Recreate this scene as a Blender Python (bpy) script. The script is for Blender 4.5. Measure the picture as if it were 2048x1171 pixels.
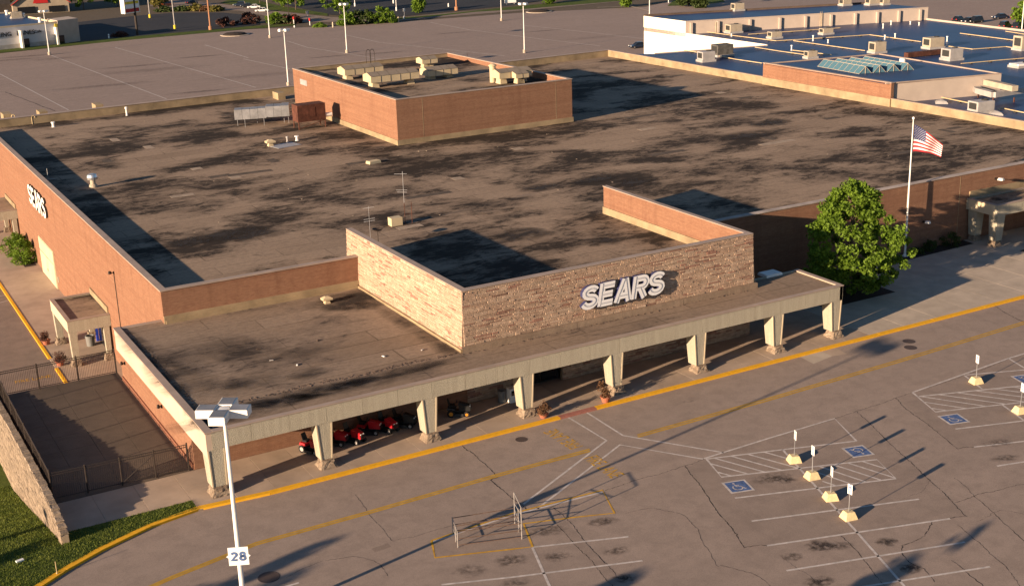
import bpy, math, random
import numpy as np
from mathutils import Vector, Matrix
R = math.radians
for o in list(bpy.data.objects): bpy.data.objects.remove(o)
SC = bpy.context.scene; COL = SC.collection
rnd = random.Random(7)

# ------------------------------------------------------------------ camera
CAM = np.array([-18.746, -72.773, 35.873]); YAW, PITCH, ROLL, FPX = 0.50729, -0.31049, -0.03240, 2589.88
cf = np.array([math.sin(YAW)*math.cos(PITCH), math.cos(YAW)*math.cos(PITCH), math.sin(PITCH)])
_r = np.array([math.cos(YAW), -math.sin(YAW), 0.0]); _u = np.cross(_r, cf)
cr = _r*math.cos(ROLL) + _u*math.sin(ROLL); cu = -_r*math.sin(ROLL) + _u*math.cos(ROLL)
cd = bpy.data.cameras.new('camera'); cam = bpy.data.objects.new('camera', cd); COL.objects.link(cam)
cd.sensor_width = 36; cd.lens = FPX/2048*36; cd.clip_end = 6000; cd.clip_start = 0.5
cam.matrix_world = Matrix(((cr[0], cu[0], -cf[0], CAM[0]), (cr[1], cu[1], -cf[1], CAM[1]), (cr[2], cu[2], -cf[2], CAM[2]), (0, 0, 0, 1)))
SC.camera = cam
# ------------------------------------------------------------------ world, sun, exposure
SUN_AZ, SUN_EL = 12.0, 11.8          # shadows run along +X turned 12 degrees towards +Y
w = bpy.data.worlds.new('World'); SC.world = w; w.use_nodes = True
wn = w.node_tree.nodes; bg = wn['Background']; sk = wn.new('ShaderNodeTexSky'); sk.sky_type = 'NISHITA'
sk.sun_disc = False; sk.sun_elevation = R(SUN_EL); sk.sun_rotation = R(258.0); sk.altitude = 200; sk.dust_density = .4; sk.air_density = 1.0; sk.ozone_density = 3.0
w.node_tree.links.new(sk.outputs[0], bg.inputs[0]); bg.inputs[1].default_value = 0.05
sl = bpy.data.lights.new('sun', 'SUN'); sun = bpy.data.objects.new('sun', sl); COL.objects.link(sun)
sl.energy = 5.0; sl.angle = R(0.53); sl.color = (1.0, 0.74, 0.50)
sdir = Vector((math.cos(R(SUN_AZ))*math.cos(R(SUN_EL)), math.sin(R(SUN_AZ))*math.cos(R(SUN_EL)), -math.sin(R(SUN_EL))))
sun.rotation_euler = sdir.to_track_quat('-Z', 'Y').to_euler(); sun.location = (-60, -40, 60)
vs = SC.view_settings; vs.view_transform = 'Standard'; vs.look = 'None'; vs.gamma = 1; vs.use_curve_mapping = False; vs.exposure = 1.22
SC.render.engine = 'CYCLES'

# ------------------------------------------------------------------ pixel -> place (on a known plane)
def _ray(x, y): return cf + cr*(x-1024)/FPX - cu*(y-585.5)/FPX
def G(x, y, z=0.0):
    v = _ray(x, y); t = (z-CAM[2])/v[2]; p = CAM + v*t; return Vector(p)
def OY(x, y, Y):
    v = _ray(x, y); return Vector(CAM + v*(Y-CAM[1])/v[1])
def OX(x, y, X):
    v = _ray(x, y); return Vector(CAM + v*(X-CAM[0])/v[0])

# ------------------------------------------------------------------ materials
MATS = {}
class N:
    def __init__(s, name):
        s.m = bpy.data.materials.new(name); s.m.use_nodes = True; s.t = s.m.node_tree
        s.b = s.t.nodes['Principled BSDF']; MATS[name] = s.m
        s.pos = s.t.nodes.new('ShaderNodeNewGeometry').outputs['Position']
    def n(s, k, **kw):
        x = s.t.nodes.new('ShaderNode'+k)
        for a, v in kw.items(): setattr(x, a, v)
        return x
    def l(s, a, b): s.t.links.new(a, b)
    def sc(s, vec, sx, sy, sz):
        x = s.n('Vectorial' if 0 else 'VectorMath', operation='MULTIPLY'); s.l(vec, x.inputs[0]); x.inputs[1].default_value = (sx, sy, sz); return x.outputs[0]
    def noise(s, vec, scale=1, detail=4, rough=.55, dist=0):
        x = s.n('TexNoise'); s.l(vec, x.inputs['Vector']); x.inputs['Scale'].default_value = scale; x.inputs['Detail'].default_value = detail
        x.inputs['Roughness'].default_value = rough; x.inputs['Distortion'].default_value = dist; return x.outputs['Fac']
    def ramp(s, fac, a, b, ca=(0, 0, 0, 1), cb=(1, 1, 1, 1)):
        x = s.n('ValToRGB'); s.l(fac, x.inputs[0]); e = x.color_ramp.elements; e[0].position = a; e[1].position = b
        e[0].color = ca if len(ca) == 4 else (*ca, 1); e[1].color = cb if len(cb) == 4 else (*cb, 1); return x.outputs[0]
    def mix(s, fac, a, b, mode='MIX'):
        x = s.n('Mix', data_type='RGBA', blend_type=mode)
        for k, v in ((0, fac), (6, a), (7, b)):
            if isinstance(v, (int, float)): x.inputs[k].default_value = v
            elif isinstance(v, tuple): x.inputs[k].default_value = (*v, 1) if len(v) == 3 else v
            else: s.l(v, x.inputs[k])
        return x.outputs[2]
    def math(s, op, a, b=0.0):
        x = s.n('Math', operation=op)
        for k, v in ((0, a), (1, b)):
            if isinstance(v, (int, float)): x.inputs[k].default_value = v
            else: s.l(v, x.inputs[k])
        return x.outputs[0]
    def bump(s, h, dist=.01, st=1.0):
        x = s.n('Bump'); x.inputs['Distance'].default_value = dist; x.inputs['Strength'].default_value = st; s.l(h, x.inputs['Height']); s.l(x.outputs[0], s.b.inputs['Normal'])
    def out(s, col, rough=.85, metal=0.0, spec=.3):
        if isinstance(col, tuple): s.b.inputs['Base Color'].default_value = (*col, 1)
        else: s.l(col, s.b.inputs['Base Color'])
        s.b.inputs['Roughness'].default_value = rough; s.b.inputs['Metallic'].default_value = metal; s.b.inputs['Specular IOR Level'].default_value = spec
        return s.m
def basic(name, c, var=.25, scale=1.5, rough=.8, metal=0.0, bump=0.0, bscale=20, spec=.3, objvar=0.0, zst=1.0):
    k = N(name); v = k.sc(k.pos, 1, 1, zst); f = k.noise(v, scale, 5, .6)
    d = tuple(max(0, x*(1-var)) for x in c); l = tuple(min(1, x*(1+var)) for x in c)
    col = k.ramp(f, .3, .7, d, l)
    if objvar:
        oi = k.n('ObjectInfo'); m = k.math('MULTIPLY_ADD', oi.outputs['Random'], objvar); k.t.nodes[-1].inputs[2].default_value = 1-objvar/2
        hs = k.n('HueSaturation'); k.l(col, hs.inputs['Color']); k.l(m, hs.inputs['Value']); col = hs.outputs[0]
    if bump: k.bump(k.noise(k.pos, bscale, 3, .6), bump)
    return k.out(col, rough, metal, spec)
def flat(name, c, rough=.5, metal=0.0, spec=.4): return N(name).out(c, rough, metal, spec)

def brick(name, c1, c2, mortar, dirt=(.18, .12, .09)):
    k = N(name); sp = k.n('SeparateXYZ'); k.l(k.pos, sp.inputs[0]); u = k.math('ADD', sp.outputs[0], sp.outputs[1])
    cb = k.n('CombineXYZ'); k.l(u, cb.inputs[0]); k.l(sp.outputs[2], cb.inputs[1]); uv = cb.outputs[0]
    b = k.n('TexBrick'); k.l(uv, b.inputs['Vector']); b.inputs['Scale'].default_value = 1; b.inputs['Brick Width'].default_value = .23; b.inputs['Row Height'].default_value = .077
    b.inputs['Mortar Size'].default_value = .007; b.inputs['Color1'].default_value = (*c1, 1); b.inputs['Color2'].default_value = (*c2, 1); b.inputs['Mortar'].default_value = (*mortar, 1); b.inputs['Bias'].default_value = .1
    band = k.noise(k.sc(uv, .05, 3.0, 1), 1, 3, .6); spots = k.noise(k.sc(uv, .35, 1.1, 1), 1, 5, .65)
    c = k.mix(k.math('MULTIPLY', k.ramp(band, .42, .7), .5), b.outputs['Color'], (c2[0]*.75, c2[1]*.75, c2[2]*.75))
    c = k.mix(k.math('MULTIPLY', k.ramp(spots, .5, .8), .4), c, (c1[0]*1.12, c1[1]*1.15, c1[2]*1.2))
    rain = k.noise(k.sc(uv, .9, .07, 1), 1, 5, .65); c = k.mix(k.math('MULTIPLY', k.ramp(rain, .5, .72), .4), c, (c2[0]*.62, c2[1]*.62, c2[2]*.65)); blot = k.noise(k.sc(uv, 1.6, 5, 1), 1, 4, .7); c = k.mix(k.math('MULTIPLY', k.ramp(blot, .45, .7), .35), c, (c2[0]*.7, c2[1]*.66, c2[2]*.66))
    k.bump(b.outputs['Fac'], -.008, .6); return k.out(c, .9, 0, .2)
brick('brick_orange', (.29, .148, .088), (.23, .108, .066), (.27, .18, .125))
brick('brick_red', (.25, .105, .065), (.20, .08, .05), (.27, .16, .11))

def roofmat(name, base, dark, light, amt=1.0, lo=.47):
    k = N(name); p = k.pos; sp = k.n('SeparateXYZ'); k.l(p, sp.inputs[0])
    # felt rolls, each of its own tone
    b = k.n('TexBrick'); k.l(p, b.inputs['Vector']); b.inputs['Scale'].default_value = 1; b.inputs['Brick Width'].default_value = 9.7; b.inputs['Row Height'].default_value = 2.4; b.offset = .37; b.inputs['Mortar Size'].default_value = .055
    b.inputs['Color1'].default_value = (*base, 1); b.inputs['Color2'].default_value = (*light, 1); b.inputs['Mortar'].default_value = (*[x*.45 for x in base], 1); b.inputs['Bias'].default_value = -.1
    pale = k.noise(k.sc(p, .12, .16, 1), 1, 6, .65, .4); c = k.mix(k.math('MULTIPLY', k.ramp(pale, .35, .65), .8), b.outputs['Color'], light)
    fine = k.noise(k.sc(p, 2.2, 3.2, 1), 1, 5, .7); grit = k.noise(p, 14, 2, .6)
    c = k.mix(k.math('MULTIPLY', k.ramp(fine, .42, .62), .35), c, tuple(x*.5 for x in base)); c = k.mix(k.math('MULTIPLY', k.ramp(grit, .5, .7), .25), c, tuple(x*.4 for x in base))
    big = k.noise(k.sc(p, .085, .12, 1), 1, 3, .5, .3); med = k.noise(k.sc(p, .42, .75, 1), 1, 9, .75, .6); sm = k.noise(k.sc(p, 1.1, 3.2, 1), 1, 7, .8, .3)
    v = k.math('ADD', k.math('MULTIPLY', big, .40), k.math('ADD', k.math('MULTIPLY', med, .38), k.math('MULTIPLY', sm, .22)))
    v1 = k.math('ADD', k.math('MULTIPLY', big, .62), k.math('ADD', k.math('MULTIPLY', med, .26), k.math('MULTIPLY', sm, .12)))
    mid = k.ramp(v1, lo-.05, lo+.035); blk_ = k.math('MULTIPLY', k.ramp(v, lo+.0, lo+.045), k.ramp(v1, lo-.06, lo+.02))
    c = k.mix(k.math('MULTIPLY', mid, .74*amt), c, tuple(x*2.6 for x in dark)); c = k.mix(k.math('MULTIPLY', blk_, .9*amt), c, tuple(x*.8 for x in dark))
    k.bump(med, .05, .5); return k.out(c, .95, 0, .15)
roofmat('roof_felt', (.275, .200, .143), (.030, .022, .017), (.365, .27, .195), 1.0, .503)
roofmat('roof_wing', (.25, .182, .13), (.045, .035, .03), (.33, .248, .185), .8, .535)

basic('roof_patch_dark', (.095, .072, .056), .35, 1.2, .95); basic('roof_patch_pale', (.34, .265, .2), .25, 1.2, .95)
def asphalt(name, base, var, patch, fs=26):
    k = N(name); p = k.pos
    fine = k.noise(p, fs, 3, .75); big = k.noise(p, .07, 5, .6, .4); mid = k.noise(p, .8, 7, .72, .3); lane = k.noise(k.sc(p, .03, .55, 1), 1, 4, .6); spk = k.noise(p, fs*2.2, 2, .6)
    c = k.mix(k.ramp(big, .35, .65), base, patch)
    c = k.mix(k.math('MULTIPLY', k.ramp(lane, .42, .66), .28), c, tuple(x*.72 for x in base))
    c = k.mix(k.math('MULTIPLY', k.ramp(mid, .44, .68), .6), c, tuple(x*(1-var)*.8 for x in base))
    c = k.mix(k.math('MULTIPLY', k.ramp(fine, .42, .6), .5), c, tuple(x*.55 for x in base)); c = k.mix(k.math('MULTIPLY', k.ramp(spk, .58, .7), .5), c, tuple(min(1, x*1.5) for x in base))
    k.bump(fine, .006, .7); return k.out(c, .9, 0, .25)
asphalt('asphalt_front', (.325, .254, .212), .18, (.36, .282, .235))
asphalt('asphalt_bay', (.298, .232, .193), .18, (.33, .258, .214))
asphalt('asphalt_rear', (.335, .258, .222), .2, (.30, .23, .198), 8)
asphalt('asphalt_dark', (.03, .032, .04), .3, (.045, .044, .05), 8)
asphalt('asphalt_low', (.26, .20, .165), .25, (.29, .225, .185))
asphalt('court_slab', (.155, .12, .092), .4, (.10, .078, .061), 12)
basic('concrete_walk', (.37, .285, .22), .16, .5, .9, 0, .004, 30, objvar=.16)
basic('concrete_pale', (.42, .35, .28), .14, .6, .9, 0, .004, 30, objvar=.12)
basic('yellow_paint', (.74, .385, .016), .10, 3, .8, 0, .004, 40)
basic('yellow_worn', (.43, .255, .04), .22, 2, .9)
basic('white_paint', (.50, .45, .42), .25, 3, .85)
basic('white_faint', (.40, .34, .31), .25, .7, .9)
basic('blue_paint', (.075, .125, .27), .45, 5, .8)
flat('crack', (.03, .022, .02), .95); flat('iron', (.07, .05, .045), .7)
basic('red_tile', (.32, .13, .10), .2, 3)
k = N('fascia'); st = k.noise(k.sc(k.pos, 2.6, 2.6, .22), 1, 6, .75); gr = k.noise(k.pos, 14, 4, .7)
c = k.ramp(st, .28, .7, (.36, .325, .255), (.48, .44, .35)); c = k.mix(k.math('MULTIPLY', k.ramp(gr, .4, .62), .4), c, (.22, .195, .15)); k.bump(gr, .06, 1.0); k.out(c, .95, 0, .15)
basic('cream', (.52, .43, .30), .1, .7, .8, 0, .004, 12)
basic('cream_flash', (.29, .22, .135), .3, .5, .85, 0, .01, 6)
basic('coping', (.36, .28, .23), .15, .6, .6)
basic('pink_band', (.50, .40, .32), .08, .4, .75)
for i, c in enumerate([(.37, .265, .19), (.35, .24, .172), (.39, .28, .205), (.27, .15, .11), (.36, .25, .18), (.41, .305, .225), (.23, .135, .10)]):
    basic('stone%d' % i, c, .25, 3, .95, 0, .02, 9, objvar=.3)
basic('yellow_mid', (.52, .29, .03), .25, 3, .85)
for i, c in enumerate([(.225, .175, .13), (.19, .148, .11), (.25, .195, .145)]): basic('rubble%d' % i, c, .3, 3, .95, 0, .03, 8, objvar=.35)
basic('mortar', (.31, .235, .165), .2, 2)
basic('rubble', (.21, .155, .112), .5, 4, .95, 0, .06, 6)
basic('white_metal', (.78, .76, .72), .06, 2, .45); basic('grey_metal', (.38, .38, .40), .2, 2, .5, .3); basic('galv', (.27, .27, .285), .3, .7, .5, .3)
basic('dark_metal', (.035, .026, .022), .2, 3, .6); basic('rust', (.085, .032, .021), .5, 1.2, .85, 0, .01, 8); basic('unit_dark', (.09, .085, .078), .4, 1.5, .7); basic('unit_beige', (.40, .34, .26), .15, 1, .7)
basic('unit_grey', (.36, .34, .33), .15, 1, .6); basic('vent_cream', (.50, .41, .27), .12, .6, .7); basic('vent_top', (.23, .19, .15), .15, .6, .8)  # hood tops coloured darker to carry their dimness under the low sun
flat('grille', (.03, .03, .03), .8); flat('glass_dark', (.012, .014, .018), .06, 0, .6); basic('pipe', (.55, .42, .24), .2, 1, .6)
flat('silver', (.75, .74, .72), .3, .8)
k = N('mall_roof'); p = k.pos; f = k.noise(p, .12, 5, .6, .5); g = k.noise(k.sc(p, .25, .8, 1), 1, 6, .65)
c = k.ramp(f, .3, .7, (.016, .034, .095), (.030, .058, .145)); c = k.mix(k.math('MULTIPLY', k.ramp(g, .62, .8), .35), c, (.12, .13, .17)); k.bump(g, .03, .3); k.out(c, .42, 0, .3)  # blue of the reflected sky is put into the roof's base colour
basic('white_wall', (.80, .74, .64), .03, .3, .8); basic('mall_grey', (.42, .35, .30), .08, .5, .85); basic('roof_brown', (.10, .07, .055), .3, .3, .9)
k = N('skylight_glass'); k.out((.07, .15, .20), .25, 0, .12)
basic('mulch', (.035, .025, .02), .4, 6, .95, 0, .03, 10)
basic('soil', (.10, .075, .05), .3, 2, .95)
k = N('grass'); p = k.pos; f = k.noise(p, .35, 5, .6); g = k.noise(p, 5, 4, .7)
c = k.ramp(f, .3, .7, (.05, .085, .016), (.11, .13, .03)); c = k.mix(k.math('MULTIPLY', k.ramp(g, .4, .7), .4), c, (.03, .045, .012)); k.bump(g, .04); k.out(c, .95, 0, .1)
def leafmat(name, a, b, tr=.25):
    k = N(name); oi = k.noise(k.pos, 1.1, 6, .8); c = k.ramp(oi, .36, .64, tuple(x*.7 for x in a), tuple(min(1, x*1.15) for x in b)); k.out(c, .6, 0, .25)
    t = k.n('BsdfTranslucent'); k.l(c, t.inputs[0]); ms = k.n('MixShader'); ms.inputs[0].default_value = tr; o = k.t.nodes['Material Output']
    k.l(k.b.outputs[0], ms.inputs[1]); k.l(t.outputs[0], ms.inputs[2]); k.l(ms.outputs[0], o.inputs[0])
leafmat('leaf_green', (.085, .165, .013), (.18, .28, .03), .42); leafmat('leaf_dark', (.028, .050, .012), (.06, .085, .02)); leafmat('leaf_blade', (.085, .14, .018), (.18, .21, .038), .4)
leafmat('leaf_red', (.07, .028, .026), (.11, .05, .035)); leafmat('leaf_yellow', (.12, .12, .025), (.2, .17, .04)); leafmat('leaf_brown', (.11, .055, .03), (.19, .10, .05))
basic('bark', (.10, .075, .055), .3, 6, .95, 0, .02, 8)
flat('mower_red', (.42, .012, .02), .3); flat('black_plastic', (.012, .012, .013), .5); flat('tyre', (.016, .015, .015), .9); flat('orange_rim', (.55, .22, .02), .5); flat('chrome', (.7, .7, .7), .2, .9)
flat('lamp_white', (.8, .8, .78), .4); flat('terracotta', (.35, .12, .07), .8); flat('blue_plastic', (.02, .05, .4), .5)
flat('sign_white', (.80, .80, .78), .5); flat('sign_blue', (.035, .04, .11), .5); flat('sign_grey', (.40, .41, .45), .5); flat('letter_face', (.82, .82, .83), .45); flat('black_paint', (.02, .02, .022), .6)
flat('flag_white', (.75, .73, .70), .8); flat('flag_red', (.45, .02, .03), .8); flat('flag_blue', (.035, .04, .12), .8)
flat('bright_yellow', (.65, .50, .03), .6); flat('orange_pole', (.36, .17, .09), .7); flat('red_paint', (.45, .02, .02), .5)
basic('base_yellow', (.64, .51, .29), .15, 4, .8, 0, .008, 25)
basic('shingle_dark', (.045, .037, .033), .3, 1, .9); basic('siding', (.34, .28, .21), .12, .5); basic('hall_white_shaded', (.50, .50, .53), .06, .3)  # bowling hall wall: white paint with its shade mixed into the colour

# ------------------------------------------------------------------ mesh helpers
class MB:
    def __init__(s): s.v = []; s.f = []; s.mi = []; s.cur = 0
    def add(s, vs, fs):
        o = len(s.v); s.v += [tuple(x) for x in vs]; s.f += [tuple(i+o for i in f) for f in fs]; s.mi += [s.cur]*len(fs); return s
    def box(s, x0, y0, z0, x1, y1, z1):
        return s.add([(x0, y0, z0), (x1, y0, z0), (x1, y1, z0), (x0, y1, z0), (x0, y0, z1), (x1, y0, z1), (x1, y1, z1), (x0, y1, z1)],
                     [(3, 2, 1, 0), (4, 5, 6, 7), (0, 1, 5, 4), (1, 2, 6, 5), (2, 3, 7, 6), (3, 0, 4, 7)])
    def rbox(s, c, sx, sy, z0, z1, rz=0.0, top=1.0, bev=0.0):
        a, b = math.cos(rz), math.sin(rz)
        def ring(hx, hy, z): return [(c[0]+x*a-y*b, c[1]+x*b+y*a, z) for x, y in ((-hx, -hy), (hx, -hy), (hx, hy), (-hx, hy))]
        hx, hy = sx/2, sy/2; rs = [(hx, hy, z0), (hx*top, hy*top, z1)]
        if bev: rs = [(hx, hy, z0), (hx*top, hy*top, z1-bev), (hx*top-bev, hy*top-bev, z1)]
        vs = []; fs = [(3, 2, 1, 0)]
        for r in rs: vs += ring(*r)
        for i in range(len(rs)-1):
            for j in range(4): k2 = (j+1) % 4; fs.append((i*4+j, i*4+k2, i*4+4+k2, i*4+4+j))
        e = 4*(len(rs)-1); fs.append((e, e+1, e+2, e+3)); return s.add(vs, fs)
    def tube(s, p, q, r, n=8, r2=None, cap=True):
        p = Vector(p); q = Vector(q); d = (q-p).normalized(); a = d.orthogonal().normalized(); b = d.cross(a); r2 = r if r2 is None else r2; vs = []
        for c, rr in ((p, r), (q, r2)):
            for i in range(n): t = 2*math.pi*i/n; vs.append(c+a*rr*math.cos(t)+b*rr*math.sin(t))
        fs = [(i, (i+1) % n, n+(i+1) % n, n+i) for i in range(n)]
        if cap: fs += [tuple(range(n-1, -1, -1)), tuple(range(n, 2*n))]
        return s.add(vs, fs)
    def lathe(s, c, prof, n=16):
        vs = []; fs = []
        for r, z in prof:
            for i in range(n): t = 2*math.pi*i/n; vs.append((c[0]+r*math.cos(t), c[1]+r*math.sin(t), c[2]+z))
        for j in range(len(prof)-1):
            for i in range(n): fs.append((j*n+i, j*n+(i+1) % n, (j+1)*n+(i+1) % n, (j+1)*n+i))
        fs.append(tuple(range(n-1, -1, -1))); e = (len(prof)-1)*n; fs.append(tuple(range(e, e+n))); return s.add(vs, fs)
    def prism(s, pts, z0, z1):
        n = len(pts); A = sum(pts[i][0]*pts[(i+1) % n][1]-pts[(i+1) % n][0]*pts[i][1] for i in range(n))
        if A < 0: pts = pts[::-1]
        return s.add([(p[0], p[1], z0) for p in pts]+[(p[0], p[1], z1) for p in pts], [tuple(range(n-1, -1, -1)), tuple(range(n, 2*n))]+[(i, (i+1) % n, n+(i+1) % n, n+i) for i in range(n)])
    def sheet(s, pts): 
        n = len(pts); A = sum(pts[i][0]*pts[(i+1) % n][1]-pts[(i+1) % n][0]*pts[i][1] for i in range(n))
        return s.add(pts if A > 0 else pts[::-1], [tuple(range(n))])
    def strip(s, pts, wd):
        P = [Vector(p) for p in pts]; n = len(P); L = []
        for i in range(n):
            d = (P[min(i+1, n-1)]-P[max(i-1, 0)]); d.z = 0; d.normalize(); nn = Vector((-d.y, d.x, 0))
            ww = wd[i] if isinstance(wd, list) else wd; L += [P[i]-nn*ww/2, P[i]+nn*ww/2]
        return s.add(L, [(2*i, 2*i+2, 2*i+3, 2*i+1) for i in range(n-1)])
    def build(s, name, mat, parent=None, smooth=False):
        me = bpy.data.meshes.new(name); me.from_pydata(s.v, [], s.f)
        for m in (mat if isinstance(mat, (list, tuple)) else [mat]): me.materials.append(MATS[m])
        if any(s.mi): me.polygons.foreach_set('material_index', s.mi)
        if smooth: me.polygons.foreach_set('use_smooth', [True]*len(me.polygons))
        me.update(); return link(name, me, parent)
def link(name, me, parent=None):
    o = bpy.data.objects.new(name, me); COL.objects.link(o)
    if parent: setpar(o, parent)
    return o
def wmat(o):
    m = Matrix.LocRotScale(o.location, o.rotation_euler, o.scale)
    return wmat(o.parent) @ o.matrix_parent_inverse @ m if o.parent else m
def setpar(o, parent): o.parent = parent; o.matrix_parent_inverse = wmat(parent).inverted()
def thing(name, label, cat, loc=(0, 0, 0), group=None):
    o = bpy.data.objects.new(name, None); o.empty_display_size = .3; COL.objects.link(o); o.location = loc; return tag(o, label, cat, group)
def tag(o, label, cat, group=None):
    o['label'] = label; o['category'] = cat
    if group: o['group'] = group
    return o
def struct(o, label=None): 
    o['kind'] = 'structure'
    if label: o['label'] = label
    return o
def stuff(o): o['kind'] = 'stuff'; return o
def copy_tree(o, parent=None):
    c = o.copy(); COL.objects.link(c)
    if parent: c.parent = parent
    for ch in o.children: copy_tree(ch, c)
    return c
def textmesh(txt, size, off=.02, extr=0.0):
    cu_ = bpy.data.curves.new('t', 'FONT'); cu_.body = txt; cu_.size = size; cu_.offset = off; cu_.extrude = extr; cu_.align_x = 'CENTER'; cu_.align_y = 'CENTER'; cu_.resolution_u = 3
    o = bpy.data.objects.new('t', cu_); COL.objects.link(o); dg = bpy.context.evaluated_depsgraph_get()
    me = bpy.data.meshes.new_from_object(o.evaluated_get(dg)); bpy.data.objects.remove(o); return me
def leaves(name, mat, centers, per, spread, size, parent=None, seed=1, flatz=.8, aspect=.55):
    g = np.random.default_rng(seed); C = np.asarray(centers, float); n = len(C)*per
    c = np.repeat(C[:, :3], per, 0); rr = np.repeat(C[:, 3], per)[:, None] if C.shape[1] > 3 else spread
    d = g.normal(size=(n, 3)); d /= np.linalg.norm(d, axis=1)[:, None]; d *= (g.random((n, 1))**.45); d[:, 2] *= flatz; c = c + d*rr
    a = g.normal(size=(n, 3)); a /= np.linalg.norm(a, axis=1)[:, None]; b = np.cross(a, g.normal(size=(n, 3))); b /= np.linalg.norm(b, axis=1)[:, None]
    sz = size*(.6+.8*g.random((n, 1))); a = a*sz; b = b*sz*aspect
    V = np.stack([c-a, c-b, c+a, c+b], 1).reshape(-1, 3)
    me = bpy.data.meshes.new(name); me.vertices.add(4*n); me.vertices.foreach_set('co', V.ravel()); me.loops.add(4*n); me.loops.foreach_set('vertex_index', np.arange(4*n, dtype=np.int32))
    me.polygons.add(n); me.polygons.foreach_set('loop_start', np.arange(0, 4*n, 4, dtype=np.int32)); me.update(calc_edges=True); me.materials.append(MATS[mat])
    return link(name, me, parent)
# ================================================================== THE SETTING
ZL, ZR = -5.2, -0.13
def roofz(y): return 5.97-.0006*(y-22)
struct(MB().sheet([(-1500, -900, ZL-.06), (2500, -900, ZL-.06), (2500, 3500, ZL-.06), (-1500, 3500, ZL-.06)]).build('ground', 'soil'))
far = [G(x, y, ZL) for x, y in [(0, 107), (250, 80.5), (500, 58.5), (640, 54), (780, 46), (880, 38), (1040, 26), (1290, 14)]]
lot = struct(MB().sheet([(-120, 20, ZL), (-1.6, 20, ZL), (3.7, 20, ZL), (60, 20, ZL), (430, -40, ZL), (600, 250, ZL), (330, 330, ZL)]+[tuple(p) for p in reversed(far)]+[(-120, 300, ZL)]).build('rear_parking_lot', 'asphalt_rear'))
# front street and lot on the upper level
road = struct(MB().sheet([(-70, -160, ZR), (330, -160, ZR), (330, 13.9, ZR), (-1.0, 13.9, ZR), (-1.0, -.4, ZR), (-9, -2.6, ZR), (-30, -12.5, ZR), (-70, -24, ZR)]).build('street', 'asphalt_front'))
KERB = [tuple(G(x, y, 0)) for x, y in [(530, 972), (397, 1014), (300, 1049), (200, 1097), (130, 1136), (85, 1165)]]
kpath = [(320, -1.45), (3.2, -1.45)]+[(p[0], p[1]) for p in KERB[1:]]+[(-16, -8.6), (-30, -15), (-60, -24)]
# resample the kerb line and lay kerb units of about 3 m
pts = []
for (a, b) in zip(kpath[:-1], kpath[1:]):
    L = math.hypot(b[0]-a[0], b[1]-a[1]); n = max(1, int(L/3.0))
    if a[0] > 120: n = max(1, int(L/3.0))
    for i in range(n): pts.append((a[0]+(b[0]-a[0])*i/n, a[1]+(b[1]-a[1])*i/n))
pts.append(kpath[-1])
kerb = struct(MB().strip([(p[0], p[1], -.09) for p in pts if p[0] < 130], .2).build('kerb', 'concrete_walk'))
for a, b in zip(pts[:-1], pts[1:]):
    if a[0] > 125: continue
    mb = MB(); d = Vector((b[0]-a[0], b[1]-a[1], 0)); L = d.length; d.normalize(); n = Vector((d.y, -d.x, 0)) * (1 if d.x < 0 else -1)
    A = Vector((*a, 0))+d*.006; B = Vector((*b, 0))-d*.006; w0 = .2
    # n points away from the street
    q = [A-n*w0, B-n*w0, B+n*w0, A+n*w0]; zt = .012+rnd.uniform(-.004, .004)
    mb.prism([(p.x, p.y) for p in q], ZR-.05, zt)
    ramp = 23.6 < (a[0]+b[0])/2 < 26.4
    mb.build('kerb_stone', 'red_tile' if ramp else 'yellow_paint', kerb)
# pavement base and slabs
walk = struct(MB().prism([(-1.25, -1.3), (125, -1.3), (125, 13.9), (45.9, 13.9), (45.9, 4.3), (-9, 4.3), (-9, .12), (-1.25, .12)], ZR-.02, -.035).build('pavement', 'mortar'))
slabs = {}
def slab(x0, y0, x1, y1, mat, parent, z1=0.0, name='paving_slab'):
    key = (round(x1-x0, 3), round(y1-y0, 3), mat)
    if key not in slabs:
        a, b = x1-x0-.014, y1-y0-.014; mb = MB().rbox((0, 0), a, b, -.08, 0, 0, 1, .008); o = mb.build(name, mat); slabs[key] = o.data; bpy.data.objects.remove(o)
    o = bpy.data.objects.new(name, slabs[key]); COL.objects.link(o); o.location = ((x0+x1)/2, (y0+y1)/2, z1+rnd.uniform(-.003, .003)); o.parent = parent; return o
for i in range(22):
    x0 = -1.25+i*2.5
    slab(x0, -1.29, x0+2.5, 1.4, 'concrete_walk', walk); slab(x0, 1.4, x0+2.5, 4.28, 'concrete_walk', walk)
for i in range(3): slab(-9+i*2.58333, .13, -9+(i+1)*2.58333, 4.28, 'concrete_walk', walk)
for i in range(18):
    x0 = 53.75+i*3.75
    for j, (a, b) in enumerate([(-1.29, 2.4), (2.4, 6.0), (6.0, 9.8), (9.8, 13.88)]): slab(x0, a, x0+3.75, b, 'concrete_pale', walk)
slab(46.2, 4.29, 53.75, 9.8, 'concrete_walk', walk); slab(46.2, 9.8, 53.75, 13.88, 'concrete_walk', walk)
# fenced court beside the wing, on a retaining block
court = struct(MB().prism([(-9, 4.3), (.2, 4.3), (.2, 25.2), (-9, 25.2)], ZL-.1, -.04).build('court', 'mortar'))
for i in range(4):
    for j in range(8): slab(-8.98+i*2.28, 4.31+j*2.61, -8.98+(i+1)*2.28, 4.31+(j+1)*2.61, 'court_slab', court)
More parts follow.
